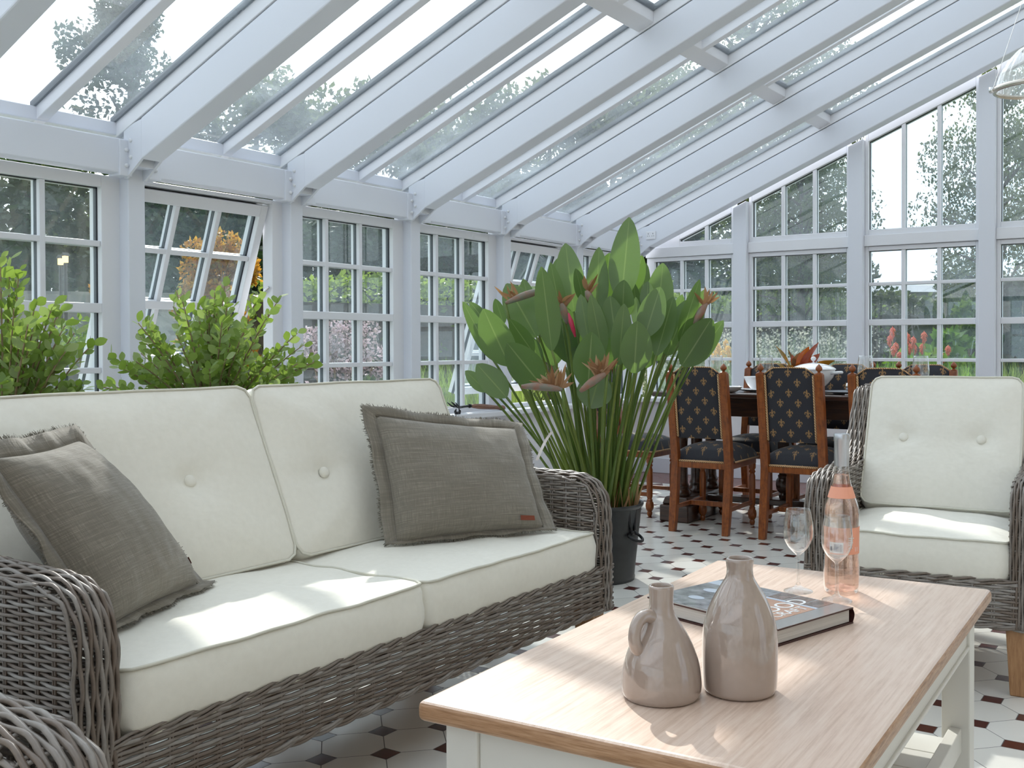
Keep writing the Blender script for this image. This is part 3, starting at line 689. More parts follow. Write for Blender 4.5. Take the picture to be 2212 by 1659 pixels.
# --- sofa
SX, SY = -2.012, 1.885
sofa = thing('sofa', 'long grey-brown wicker sofa with cream seat and back cushions below the left windows', 'sofa', (SX, SY, 0))
WS = .878
build_frame(sofa, WS)
wi = WS-.082; seatw = wi-.004
zc = .382
for i, cy in ((0, -seatw/2), (1, seatw/2)):
    pad(sofa, 'seat_cushion', .70, seatw-.004, .118, MX((.068, cy-.018*(1 if i else 1)+.018, zc)), rc=.03, puff=.014, bulge=.012, seed=3+i, wr=.0042)
LEAN = radians(24)
for i, cy in ((0, -seatw/2), (1, seatw/2)):
    # local x = width (sofa y), local y = height, local z = outwards
    Mb = Matrix.Translation((-.150, cy, .655)) @ Matrix(((0, -sin(LEAN), cos(LEAN), 0), (1, 0, 0, 0), (0, cos(LEAN), sin(LEAN), 0), (0, 0, 0, 1)))
    pad(sofa, 'back_cushion', seatw-.006, .475, .11, Mb, rc=.035, puff=.030, bulge=.01, seed=11+i, buttons=((-.135, -.0), (.135, -.0)) if i == 0 else ((-.225, -.025), (.20, -.0)), wr=.003)
# --- armchair on the right, facing the coffee table
ac = thing('armchair', 'grey-brown wicker armchair with cream cushions behind the far end of the coffee table', 'armchair', (-.792, 3.53, 0), radians(-90+5))
WA = .330
build_frame(ac, WA)
wi = WA-.080
pad(ac, 'seat_cushion', .70, 2*wi-.004, .118, MX((.068, 0, .382)), rc=.03, puff=.022, bulge=.012, seed=21, wr=.0035)
LA = radians(28); Mb = Matrix.Translation((-.145, 0, .655)) @ Matrix(((0, -sin(LA), cos(LA), 0), (1, 0, 0, 0), (0, cos(LA), sin(LA), 0), (0, 0, 0, 1)))
pad(ac, 'back_cushion', 2*wi-.004, .475, .11, Mb, rc=.035, puff=.022, bulge=.01, seed=25, buttons=((-.125, .01), (.125, .01)), wr=.003)
dup(ac, (-1.385, .335, 0), radians(-3), 'grey-brown wicker armchair in the near left corner, only one rounded arm showing')
# --- scatter cushions: taupe linen with a frayed flange
def scatter(label, corners, T=.075, seed=1, group=None, tagc=(.8, -.86), ruf=.006):
    """corners: bottom-left, bottom-right, top-right, top-left (as seen from the front)"""
    bl, br, tr, tl = [V(c) for c in corners]; c = (bl+br+tr+tl)/4
    nrm = (br-bl).cross(tl-bl).normalized()
    th = thing('scatter_cushion', label, 'cushion', c, group=group)
    def P(u, v):   # u,v in -1..1
        a = bl+(br-bl)*(u+1)/2; b = tl+(tr-tl)*(u+1)/2; return a+(b-a)*(v+1)/2-c
    def rim(u, v): # pinched edges
        k = .05; uu = u*(1-k*(1-v*v)); vv = v*(1-k*(1-u*u)); return uu, vv
    m = MB(); n = 28
    for sg in (1, -1):
        def f(a, b, sg=sg):
            u, v = a*2-1, b*2-1; uu, vv = rim(u, v)
            t = (max(0, (1-u*u))*max(0, (1-v*v)))**.42
            z = T*t*sg + .006*noise.noise(V((u*2.2, v*2.2, seed)))*t + .004*noise.noise(V((u*6, v*6, seed+3)))*min(1, 3*t)*sg
            return P(uu, vv)+nrm*z
        if sg == 1: m.grid(f, n, n)
        else: m.grid(lambda a, b: f(1-a, b), n, n)
    o = obj('cover', m, 'taupe_linen', th, smooth=True)
    # flange ring
    fl = MB(); fr = MB(); N = 120; rnd = random.Random(seed)
    def per(s):
        q = (s % 1)*4; i = int(q); t = q-i; return [(-1+2*t, -1), (1, -1+2*t), (1-2*t, 1), (-1, 1-2*t)][i]
    ring0, ring1 = [], []
    Wc = (br-bl).length/2
    for i in range(N):
        u, v = per(i/N); uu, vv = rim(u, v); d = V((u, v)).normalized() if abs(abs(u)-abs(v)) < .15 else (V((math.copysign(1, u), 0)) if abs(u) > abs(v) else V((0, math.copysign(1, v))))
        w = .035/Wc*(1.25 if abs(abs(u)-abs(v)) < .15 else 1)
        z = ruf*sin(i*2*pi/N*11+seed)+ruf*.7*noise.noise(V((i*.35, seed, 0)))
        p0 = P(uu*.985, vv*.985); p1 = P(uu+d.x*w, vv+d.y*w)+nrm*z
        ring0.append(p0); ring1.append(p1)
    # keep the lower flange above the seat
    lowz = min((c+p).z for p in (P(-1, -1), P(1, -1)))
    for p in ring1:
        if (c+p).z < lowz-.004: p.z = lowz-.004-c.z+rnd.uniform(0, .004)
    pm = [a.lerp(b, .5)+nrm*ruf*.4*sin(k*1.3) for k, (a, b) in enumerate(zip(ring0, ring1))]
    fl.add(ring0+pm+ring1, [(i, (i+1) % N, N+(i+1) % N, N+i) for i in range(N)]+[(N+i, N+(i+1) % N, 2*N+(i+1) % N, 2*N+i) for i in range(N)], [(a/N, .02*b) for b in range(3) for a in range(N)])
    f_ = obj('flange', fl, 'taupe_linen', th, smooth=True)
    sm = f_.modifiers.new('thick', 'SOLIDIFY'); sm.thickness = .003
    for k in range(1500):
        s = rnd.random()*N; i = int(s); a = ring1[i].lerp(ring1[(i+1) % N], s-i); b = ring0[i].lerp(ring0[(i+1) % N], s-i); d = (a-b).normalized()
        j = V((rnd.uniform(-1, 1), rnd.uniform(-1, 1), rnd.uniform(-1, 1)))*.004
        e = a+d*rnd.uniform(.002, .007)+j; t = (ring1[(i+1) % N]-ring1[i]).normalized()*.0009
        fr.add([a-t-d*.004, a+t-d*.004, e+t*.6, e-t*.6], [(0, 1, 2, 3)])
    obj('fringe', fr, 'frayed_linen', f_)
    tg = MB(); u, v = tagc
    def tp(du, dv): 
        uu, vv = rim(u+du, v+dv); t = (max(0, (1-(u+du)**2))*max(0, (1-(v+dv)**2)))**.42
        return P(uu, vv)+nrm*(T*t+.0045)
    tg.add([tp(-.11, -.035), tp(.11, -.035), tp(.11, .045), tp(-.11, .045)], [(0, 1, 2, 3)]); obj('tag', tg, 'leather_tag', th)
    return th
scatter('taupe linen cushion with a frayed edge standing against the far sofa arm', ((-1.915, 2.14, .464), (-1.69, 2.54, .464), (-1.875, 2.655, .745), (-2.03, 2.18, .81)), seed=2, tagc=(.72, -.84), T=.088)
scatter('taupe linen cushion with a frayed edge half hidden behind the near sofa arm', ((-1.79, 1.185, .466), (-1.945, 1.52, .466), (-2.055, 1.30, .805), (-1.905, 1.03, .80)), seed=5, tagc=(.90, -.72), T=.085)
# ================================================================== COFFEE TABLE
ct = thing('coffee_table', 'coffee table with pale limed oak top and cream painted legs before the sofa', 'coffee table', (-.694, 1.722, 0), radians(2.0))
TW, TL_, TZ = .309, .571, .49
m = MB(); m.box(-TW, TW, -TL_, TL_, TZ-.030, TZ); o = obj('tabletop', m, ['limed_oak', 'oak_edge'], ct)
for p in o.data.polygons:
    if abs(p.normal.z) < .5: p.material_index = 1
bv = o.modifiers.new('bevel', 'BEVEL'); bv.width = .010; bv.segments = 4
vg = None
lx, ly = TW-.058, TL_-.058
for sx in (-1, 1):
    for sy in (-1, 1):
        m = MB(); m.box(sx*lx-.028, sx*lx+.028, sy*ly-.028, sy*ly+.028, 0, TZ-.030); obj('leg', m, 'cream_paint', ct, bevel=.003)
for sx in (-1, 1):
    m = MB(); m.box(sx*(lx+.012)-.010, sx*(lx+.012)+.010, -ly+.028, ly-.028, TZ-.112, TZ-.030); m.box(sx*(lx+.017)-.010, sx*(lx+.017)+.010, -ly+.028, ly-.028, TZ-.112, TZ-.104); obj('apron', m, 'cream_paint', ct, bevel=.002)
    m = MB(); m.box(sx*lx-.012, sx*lx+.012, -ly+.028, ly-.028, .165, .215); obj('shelf_rail', m, 'cream_paint', ct, bevel=.002)
for sy in (-1, 1):
    m = MB(); m.box(-lx+.028, lx-.028, sy*(ly+.012)-.010, sy*(ly+.012)+.010, TZ-.112, TZ-.030); m.box(-lx+.028, lx-.028, sy*(ly+.017)-.010, sy*(ly+.017)+.010, TZ-.112, TZ-.104); obj('apron', m, 'cream_paint', ct, bevel=.002)
m = MB(); n_pl = 10; wpl = (2*ly-.056)/n_pl
for i in range(n_pl):
    y = -ly+.028+i*wpl; m.box(-lx+.012, lx-.012, y+.0012, y+wpl-.0012, .172, .190)
obj('lower_shelf', m, 'cream_paint', ct, bevel=.0015)
# --- vases
def spline(prof, k=4):
    out = []
    for i in range(len(prof)-1):
        p0 = prof[max(i-1, 0)]; p1 = prof[i]; p2 = prof[i+1]; p3 = prof[min(i+2, len(prof)-1)]
        for j in range(k):
            t = j/k; out.append(tuple(.5*((2*p1[a])+(-p0[a]+p2[a])*t+(2*p0[a]-5*p1[a]+4*p2[a]-p3[a])*t*t+(-p0[a]+3*p1[a]-3*p2[a]+p3[a])*t**3) for a in (0, 1)))
    out.append(prof[-1]); return out
vz = thing('bottle_vase', 'tall glossy taupe bottle vase standing behind the handled jug', 'vase', (-.602, 1.425, TZ))
m = MB(); m.lathe([(0, .001), (.046, .001)]+spline([(.0500, .0015), (.0535, .006), (.0548, .018), (.0556, .045), (.0552, .082), (.0510, .110), (.0405, .136), (.0300, .154), (.0210, .169), (.0192, .180), (.0200, .189), (.0206, .194), (.0196, .1975), (.0172, .1975), (.0158, .193), (.0150, .180)]), 64)
obj('body', m, 'taupe_glaze', vz, smooth=True)
m = MB(); m.lathe([(.0150, .181), (.0155, .165), (.030, .13), (.045, .09), (.048, .02), (0, .015)], 40); obj('interior', m, 'ceramic_inside', vz, smooth=True)
jg = thing('handled_jug', 'short glossy taupe jug with a small looped handle', 'jug', (-.691, 1.345, TZ))
m = MB(); m.lathe([(0, .001), (.050, .001)]+spline([(.0545, .0015), (.0575, .008), (.0585, .022), (.0560, .045), (.0510, .063), (.0410, .086), (.0310, .103), (.0215, .119), (.0180, .130), (.0176, .144), (.0182, .154), (.0186, .159), (.0176, .162), (.0155, .162), (.0142, .157), (.0136, .145)]), 64)
obj('body', m, 'taupe_glaze', jg, smooth=True)
m = MB(); m.lathe([(.0137, .146), (.0140, .13), (.030, .09), (.050, .05), (.050, .015), (0, .012)], 40); obj('interior', m, 'ceramic_inside', jg, smooth=True)
hd = (-_r*.80-V((fw.x, fw.y, 0))*.60).normalized(); hp = []
for r_, z in spline([(.016, .117), (.028, .1215), (.040, .119), (.0485, .109), (.0515, .096), (.050, .084), (.0445, .076), (.036, .075)], 5): hp.append(hd*r_+V((0, 0, z)))
m = MB(); m.tube(hp, [.0108-.0018*sin(pi*i/(len(hp)-1)) for i in range(len(hp))], 18); obj('handle', m, 'taupe_glaze', jg, smooth=True)
# --- wine glasses
def wineglass(loc, label, h=.171):
    g = thing('wine_glass', label, 'wine glass', loc, group=None)
    k = h/.171
    outer = spline([(.0295, .0), (.0302, .0012), (.028, .0030), (.018, .0065), (.0075, .011), (.0042, .018), (.0034, .030), (.0033, .050), (.0036, .070), (.0050, .077), (.0115, .083), (.0215, .094), (.0290, .109), (.0308, .124), (.0296, .144), (.0268, .160), (.0245, .171)])
    inner = [(.0240, .1712), (.0262, .160), (.0290, .144), (.0302, .124), (.0284, .109), (.0209, .0945), (.0108, .0850), (.003, .0825), (0, .0822)]
    m = MB(); m.lathe([(r, z*k) for r, z in outer[20:]+[(.0244, .1716)]+inner], 48); obj('bowl', m, 'wine_glass', g, smooth=True)
    m = MB(); m.lathe([(0, .0003)]+[(r, z*k) for r, z in outer[:21]], 40); obj('stem_and_foot', m, 'wine_glass_solid', g, smooth=True)
    return g
n_ = NT('wine_glass_solid'); g_ = n_.n('BsdfGlass'); setin(g_, Color=(1,1,1), Roughness=0, IOR=1.45); t_ = n_.n('BsdfTransparent'); mx_ = n_.n('MixShader'); mx_.inputs[0].default_value = .35
n_.l(g_.outputs[0], mx_.inputs[1]); n_.l(t_.outputs[0], mx_.inputs[2]); n_.fin(mx_.outputs[0])
wineglass((-.744, 2.07, TZ), 'empty wine glass standing left of the wine bottle')
wineglass((-.650, 2.032, TZ), 'empty wine glass standing in front of the wine bottle')
# --- bottle of rose
bo = thing('wine_bottle', 'clear bottle of pink wine with a silver foil neck and a pink label', 'bottle', (-.667, 2.116, TZ))
bp = spline([(.0330, .001), (.0350, .006), (.0366, .025), (.0368, .045), (.0352, .075), (.0348, .100), (.0354, .130), (.0358, .155), (.0340, .178), (.0270, .200), (.0195, .225), (.0160, .245), (.0145, .262), (.0140, .275)])
m = MB(); m.lathe([(0, .012), (.020, .006), (.030, .001)]+bp, 56); obj('glass_body', m, 'wine_glass', bo, smooth=True)
def brad(z):
    for (ra, za), (rb, zb) in zip(bp[:-1], bp[1:]):
        if za <= z <= zb: return ra+(rb-ra)*(z-za)/max(zb-za, 1e-6)
    return bp[-1][0]
m = MB(); m.lathe([(0, .018), (.020, .013), (.028, .006)]+[(r-.0014, z+.001) for r, z in bp if .006 < z < .243]+[(.0145, .244), (0, .244)], 48); obj('wine', m, 'rose_wine', bo, smooth=True)
m = MB(); m.lathe([(.0150, .262), (.0153, .264), (.0153, .313), (.0161, .3145), (.0161, .326), (.0150, .3285), (0, .329)], 40); obj('foil', m, 'foil_silver', bo, smooth=True, angle=40)
def wrap(mb, a0, a1, z0, z1, off=.0006, n=20, nz=6):
    mb.grid(lambda u, v: ((brad(z0+(z1-z0)*v)+off)*cos(a0+(a1-a0)*u), (brad(z0+(z1-z0)*v)+off)*sin(a0+(a1-a0)*u), z0+(z1-z0)*v), n, nz)
ac_ = atan2(-2.116, .667)       # bearing of the camera from the bottle
m = MB(); wrap(m, 0, 2*pi, .197, .220, n=48); obj('neck_label', m, 'label_pink', bo, smooth=True)
m = MB(); wrap(m, ac_-1.75, ac_+1.9, .083, .138, n=40); lb = obj('label', m, 'label_pink', bo, smooth=True)
m = MB(); wrap(m, ac_-.72, ac_+.10, .086, .108, .0011); obj('barcode_sticker', m, 'label_white', lb, smooth=True)
m = MB(); rnd = random.Random(4); a = ac_-.44
while a < ac_+.04: 
    w_ = rnd.choice((.006, .010, .016)); wrap(m, a, a+w_, .089, .1045, .0016, 1, 1); a += w_+rnd.choice((.010, .015))
wrap(m, ac_-.66, ac_-.54, .090, .099, .0016, 2, 1)
obj('barcode', m, 'ink_grey', lb)
m = MB()
for i, (z_, l) in enumerate(((.116, .34), (.1115, .22), (.107, .28), (.1025, .16), (.096, .22))): 
    a = ac_+.40
    while a < ac_+.40+l: wrap(m, a, a+.035, z_, z_+.0022, .0011, 1, 1); a += .05
for a in (ac_+.86, ac_+1.02): wrap(m, a, a+.03, .089, .098, .0011, 1, 1)
obj('small_print', m, 'ink_white', lb)
# --- book
bk = thing('hardback_book', 'thick hardback book with an interior photo cover lying behind the vases', 'book', (-.752, 1.820, TZ), radians(-16.5))
BL, BW, BH = .155, .112, .030
m = MB(); m.box(-BL+.004, BL-.004, -BW+.004, BW-.008, .004, BH-.004); obj('pages', m, 'book_pages', bk)
m = MB(); m.box(-BL, BL, -BW, BW, 0, .003); m.box(-BL, BL, -BW, BW, BH-.003, BH-.0004)
m.grid(lambda u, v: (-BL+2*BL*u, BW-.004+.008*sin(pi*v), BH*v), 1, 10); m.grid(lambda u, v: (BL-2*BL*u, BW-.007+.008*sin(pi*v), BH*v), 1, 10); obj('cover', m, 'book_maroon', bk, smooth=True, angle=40)
cv = MB(); cv.box(-BL, BL, -BW, BW-.002, BH-.0004, BH+.0003); jk = obj('jacket', cv, 'book_grey', bk)
def patch(x0, x1, y0, y1, mat, nm='cover_picture'):
    m = MB(); m.box(x0, x1, y0, y1, BH+.0003, BH+.0007); obj(nm, m, mat, jk)
patch(-BL+.001, -.06, .062, .094, 'book_photo_white'); patch(-BL+.001, .0, -.105, .060, 'book_photo_grey'); patch(-.058, .0, .062, .105, 'book_photo_grey')
patch(.002, .060, -.105, .045, 'book_photo_peach'); patch(.0, .118, .048, .056, 'book_photo_white'); patch(.062, .118, -.105, .046, 'book_photo_peach')
for q in range(3): patch(.002+.040*q, .036+.040*q, .058, .108, 'book_photo_brown')
for q, (px_, py_, rx_, ry_) in enumerate(((-.10, .015, .022, .014), (-.055, .025, .018, .012), (-.085, -.05, .018, .012))):
    m = MB(); m.lathe([(0, .0012), (1, .0012)], 24, M=Matrix.Translation((px_, py_, BH)) @ Matrix.Diagonal((rx_, ry_, 1, 1))); obj('printed_plate', m, 'book_photo_white', jk)
for s_, sz, x_, y_ in (('WOOD', .050, .082, -.090), ('CRAFT', .032, .110, -.058)):
    me = text_mesh(s_, sz); me.materials.append(MT['ink_white']); o = obj('title_lettering', me, None, jk); o.location = (x_, y_, BH+.0012); o.rotation_euler = (0, 0, radians(90))
me = text_mesh('interiors', .010); me.materials.append(MT['ink_white']); o = obj('title_lettering', me, None, jk); o.location = (-.115, .098, BH+.0009)
# ================================================================== garden fork on the sill
gf = thing('hand_fork', 'old garden hand fork with a wooden handle resting on the left window sill', 'garden tool', (XL+.02, 4.9, .597))
m = MB(); pts = [(0.0, -.045, .078), (0, -.02, .062), (0, .0, .049), (0, .03, .040), (0, .07, .042), (0, .13, .044)]
m.tube(pts, [.002, .006, .008, .008, .007, .008], 8)
for dx in (-.028, .028): m.tube([(dx*1.1, -.045, .074), (dx, -.02, .056), (dx*.8, .0, .046), (0, .05, .041)], [.002, .005, .006, .006], 6)
obj('tines', m, 'black_iron', gf, smooth=True)
m = MB(); m.lathe([(.007, 0), (.0125, .0), (.0125, .012), (.007, .012)], 16, M=Matrix.Translation((0, .13, .044)) @ Matrix.Rotation(radians(-90), 4, 'X')); obj('ferrule', m, 'black_iron', gf, smooth=True, angle=40)
m = MB(); m.lathe(spline([(.008, 0), (.0125, .03), (.0165, .10), (.0150, .19), (.0125, .27), (.0150, .31), (.0165, .335), (.013, .35), (.0, .355)]), 16, M=Matrix.Translation((0, .142, .044)) @ Matrix.Rotation(radians(-95), 4, 'X')); obj('handle', m, 'handle_wood', gf, smooth=True)
rs = thing('tool_rest', 'small black iron rest under the garden hand fork on the sill', 'rest', (XL+.02, 4.915, .597))
m = MB()
for sg in (-1, 1): m.tube([(0, 0, .006), (0, sg*.017, .008), (0, sg*.022, .018), (0, sg*.012, .033)], [.011, .010, .008, .002], 10)
obj('prong', m, 'black_iron', rs, smooth=True)
m = MB(); m.box(XL-.02, XL+.04, 4.04, 4.32, .597, .80); obj('storage_box', m, 'cream_paint', bevel=.006, label='cream box standing on the left window sill behind the sofa back', cat='box')
# ================================================================== PENDANT
pn = thing('pendant_lamp', 'ribbed clear glass pendant lamp with a metal rim hanging at the right edge', 'pendant lamp', (-.622, 4.4, 2.008))
R = .145; m = MB(); n = 96; vs = []; prof = spline([(.03, .165), (.06, .15), (.10, .105), (.13, .05), (.142, .0)], 3)
for r_, z in prof:
    for k in range(n): q = 2*pi*k/n; rr = r_*(1+.018*cos(24*q)); vs.append((rr*cos(q), rr*sin(q), z))
m.add(vs, [(i*n+k, i*n+(k+1) % n, (i+1)*n+(k+1) % n, (i+1)*n+k) for i in range(len(prof)-1) for k in range(n)])
glassmat('ribbed_glass', (.93, .96, .97), .22, 1.5, (.95, .97, 1), .02, boost=2.2, scale=9); obj('glass_shade', m, 'ribbed_glass', pn, smooth=True)
m = MB(); m.lathe([(.142, -.012), (.152, -.010), (.154, 0), (.150, .008), (.142, .006), (.138, -.004), (.142, -.012)], 64); rim = obj('rim', m, 'brushed_nickel', pn, smooth=True)
for q in range(3):
    a = radians(200+120*q); m = MB(); m.lathe([(0, -.012), (.010, -.010), (.012, 0), (.010, .010), (0, .012)], 10, c=(.158*cos(a), .158*sin(a), 0))
    obj('rim_knob', m, 'chrome', rim, smooth=True)
m = MB(); m.lathe([(.0, .20), (.032, .20), (.034, .17), (.045, .155), (.046, .145), (.02, .14), (0, .14)], 24); obj('lamp_holder', m, 'brushed_nickel', pn, smooth=True)
m = MB(); m.lathe(spline([(0, .03), (.018, .036), (.028, .06), (.022, .09), (.013, .12), (.013, .14)], 3), 16); obj('bulb', m, 'porcelain', pn, smooth=True)
for q in range(3):
    a = radians(200+120*q); m = MB(); m.tube([(.155*cos(a), .155*sin(a), 0), (.02*cos(a), .02*sin(a), .42)], .0012, 5); obj('wire', m, 'chrome', pn)
m = MB(); ztop = zr(-.622)-2.008; m.tube([(0, 0, .19), (0, 0, ztop-.0)], .004, 6); obj('rod', m, 'chrome', pn)
# ================================================================== DINING SET
CW = .175      # half width of a chair over its posts
def post_y(z):  # backward lean of the rear post
    if z < .37: return -.19-.045*((.37-z)/.37)**1.3
    return -.19-.075*((z-.37)/.5)**1.1
def turned(mb, x, y, z0, z1, r=.019, kind=0):
    h = z1-z0; P = [(0, 0), (.011, 0), (.015, .03), (.017, .06), (.013, .085), (.018, .10), (.024, .13), (.026, .18), (.024, .23), (.017, .26), (.019, .28), (.014, .30), (.0185, .34), (.019, .60), (.0185, .80), (.014, .84), (.020, .87), (.015, .90), (.021, .93), (.021, 1)]
    mb.lathe([(a*r/.019, z0+b*h) for a, b in P], 8, c=(x, y, 0))
def make_dining_chair(name='dining_chair'):
    t = thing(name, 'x', 'chair')
    pw = .021
    for sx in (-1, 1):
        m = MB(); x = sx*(CW-pw); zs = frange(0, .862, .06); pts = []
        for z in zs: pts.append((x, post_y(z), z))
        vs = []
        for (xx, yy, zz) in pts:
            w = pw*(1 if zz > .1 else .86+.14*zz/.1); vs += [(xx-w, yy-w, zz), (xx+w, yy-w, zz), (xx+w, yy+w, zz), (xx-w, yy+w, zz)]
        n = len(pts); m.add(vs, [(3, 2, 1, 0), tuple(4*(n-1)+k for k in range(4))]+[(4*i+k, 4*i+(k+1) % 4, 4*i+4+(k+1) % 4, 4*i+4+k) for i in range(n-1) for k in range(4)])
        o = obj('rear_post', m, 'chair_oak', t, bevel=.004)
        m = MB(); m.lathe(spline([(0, -.002), (.020, 0), (.019, .004), (.009, .008), (.007, .012), (.0145, .018), (.0175, .026), (.014, .036), (.006, .045), (.001, .050)], 3), 12, c=(x, post_y(.862), .862)); obj('finial', m, 'chair_oak', o, smooth=True)
    xi = CW-2*pw-.001
    # upholstered back with shouldered top
    def top(x):
        a = abs(x)/xi; 
        return .886-(.0 if a < .62 else .030*((a-.62)/.38)**1.2) + .004*(1-a*a)
    def yb(z): return post_y(z)+.004
    for nm, side in (('back_panel', 0),):
        m = MB(); nx, nz = 16, 12
        for sd in (-1, 1):
            def f(u, v, sd=sd):
                x = (u*2-1)*xi; z = .507+(top(x)-.507)*v; e = (1-abs(u*2-1)**6)*(1-abs(v*2-1)**8)
                return (x*(1 if sd < 0 else -1), yb(z)+sd*(.006+(.010 if sd < 0 else .020)*e), z if sd < 0 else .507+(top(x)-.507)*v)
            m.grid(f, nx, nz, (lambda u, v, sd=sd: ((u*2-1)*xi*(1 if sd < 0 else -1)+.052, .507+(.886-.507)*v+.012)))
        # rim
        b = len(m.v); rim = []
        for u in [i/nx for i in range(nx+1)]: x = (u*2-1)*xi; rim.append((x, top(x)))
        vs = [(x, yb(z)-.006, z) for x, z in rim]+[(x, yb(z)+.006, z) for x, z in rim]; k = len(rim)
        m.add(vs, [(i, i+1, k+i+1, k+i) for i in range(k-1)], [(0, 0)]*(2*k))
        bp_ = obj('back_panel', m, 'fleur_fabric', t, smooth=True)
    g = MB()
    for sx in (-1, 1): g.tube([(sx*(xi-.005), post_y(z)-.012, z) for z in frange(.515, .855, .05)], .0062, 6)
    g.tube([(x, post_y(z)-.004, z+.003) for x, z in rim], .0035, 5)
    obj('gold_braid', g, 'gold_braid', bp_, smooth=True)
    # seat
    m = MB(); m.box(-CW+.008, CW-.008, post_y(.36)-.012, .185, .345, .378); obj('seat_rail', m, 'chair_oak', t, bevel=.004)
    yb0, yf0 = -.185, .20
    def seat(u, v):
        x = (u*2-1); y = (v*2-1); e = max(0, 1-abs(x)**5)*max(0, 1-abs(y)**5); w = CW-.003
        return (x*w, yb0+(yf0-yb0)*v, .382+.072*e**.32+.022*(1-x*x)*(1-y*y))
    m = MB(); m.grid(seat, 24, 24, lambda u, v: ((u*2-1)*CW+.052, (v*.385+.02)))
    skirt = []
    m2 = MB()
    o = obj('seat_cushion', m, 'fleur_fabric', t, smooth=True)
    g = MB(); w = CW+.001
    loop = [(-w+.04, yb0-.014), (w-.04, yb0-.014)]
    g.tube([(-w+.045, yb0-.016, .383), (w-.045, yb0-.016, .383)], .006, 6); g.tube([(w, yb0+.03, .383), (w, yf0, .383)], .005, 6); g.tube([(-w, yb0+.03, .383), (-w, yf0, .383)], .005, 6); g.tube([(-w, yf0+.002, .383), (w, yf0+.002, .383)], .005, 6)
    obj('gold_braid', g, 'gold_braid', o, smooth=True)
    for sx in (-1, 1):
        m = MB(); turned(m, sx*(CW-.025), .165, 0, .345); obj('front_leg', m, 'chair_oak', t, smooth=True, angle=40)
        m = MB(); m.box(sx*(CW-.025)-.008, sx*(CW-.025)+.008, post_y(.13)+.01, .15, .117, .140); obj('side_stretcher', m, 'chair_oak', t, bevel=.003)
    m = MB(); m.box(-CW+.03, CW-.03, -.02, .0, .115, .142); obj('cross_stretcher', m, 'chair_oak', t, bevel=.003)
    return t
ch = make_dining_chair()
YC = 5.054+.225
near = [(-2.372, YC, radians(1.5), 'oak dining chair with dark fleur-de-lis upholstery, nearest the bird of paradise plant'),
        (-1.862, YC+.02, radians(1), 'oak dining chair with dark fleur-de-lis upholstery, middle one of the near row'),
        (-1.383, YC+.03, 0, 'oak dining chair with dark fleur-de-lis back, near row, partly behind the right armchair')]
far_ = [(-2.373, 6.1-.235, pi, 'oak dining chair on the window side of the table, leftmost, behind a wine goblet'),
        (-1.905, 6.1-.235, pi-.03, 'oak dining chair on the window side of the table behind the white tureen'),
        (-1.44, 6.1-.235, pi, 'oak dining chair on the window side of the table, farthest right')]
ch['label'] = near[0][3]; ch['group'] = 'oak dining chairs with fleur-de-lis fabric'; ch.location = (near[0][0], near[0][1], 0); ch.rotation_euler = (0, 0, near[0][2])
for x, y, rz, lb_ in near[1:]+far_: dup(ch, (x, y, 0), rz, lb_)
dup(ch, (-3.02, 5.56, 0), radians(-90), 'oak dining chair at the left head of the table behind the tall plant')
# table
dt = thing('dining_table', 'long dark oak dining table laid for a meal near the far windows', 'dining table', (-1.85, 5.60, 0))
m = MB(); m.box(-.92, .92, -.33, .33, .716, .745); obj('tabletop', m, 'dark_oak', dt, bevel=.008)
m = MB(); m.box(-.80, .80, -.23, .23, .61, .716); obj('under_frame', m, 'dark_oak', dt, bevel=.004)
for sx in (-1, 1):
    x = sx*.79
    m = MB(); m.box(x-.09, x+.09, -.31, .31, 0, .095); m.prism([(x-.09, .095), (x+.09, .095), (x+.07, .14), (x-.07, .14)], .56, 'y', -.28); obj('plinth', m, 'dark_oak', dt, bevel=.008)
    for sy in (-1, 0, 1):
        m = MB(); m.lathe(spline([(.052, .135), (.056, .15), (.050, .165), (.040, .18), (.045, .195), (.036, .215), (.034, .28), (.033, .42), (.036, .47), (.048, .485), (.040, .50), (.050, .52), (.042, .535), (.052, .56), (.055, .612)], 2), 16, c=(x, sy*.20, 0)); obj('column', m, 'dark_oak', dt, smooth=True)
m = MB(); m.box(-.70, .70, -.05, .05, .10, .135); obj('stretcher', m, 'dark_oak', dt, bevel=.006)
for x in (-.25, .25):
    m = MB(); turned(m, x, 0, .13, .62, .034); obj('inner_column', m, 'dark_oak', dt, smooth=True, angle=40)
# tableware
TT = .745
def goblet(x, y, label):
    g = thing('goblet', label, 'wine goblet', (x, y, TT), group='large goblets on the dining table'); m = MB()
    m.lathe(spline([(.034, 0), (.030, .003), (.006, .010), (.004, .03), (.004, .055), (.008, .065), (.028, .078), (.040, .10), (.043, .125), (.040, .165), (.036, .205)], 3)+[(.0352, .205), (.0392, .155), (.042, .125), (.039, .10), (.027, .080), (.0, .070)], 32); obj('bowl_and_stem', m, 'wine_glass', g, smooth=True); return g
g0_ = goblet(-2.469, 5.50, 'clear goblet on the dining table above the leftmost near chair')
for x, y, l in ((-2.235, 5.68, 'clear goblet left of the red and green leafy plant'), (-1.62, 5.55, 'clear goblet between the tureen and the third near chair'), (-1.318, 5.50, 'clear goblet on the dining table, farthest right')): dup(g0_, (x, y, TT), 0, l)
def dish(name, prof, loc, label, cat, mat='porcelain', group=None, n=40):
    m = MB(); m.lathe(prof, n); return obj(name, m, mat, None, smooth=True, label=label, cat=cat, group=group, loc=loc)
PL = [(0, .003), (.06, .003), (.072, .006), (.115, .014), (.118, .0165), (.114, .0175), (.072, .010), (.058, .007), (0, .007)]
dish('dinner_plate', PL, (-2.225, 5.50, TT), 'white dinner plate under the white bowl', 'plate')
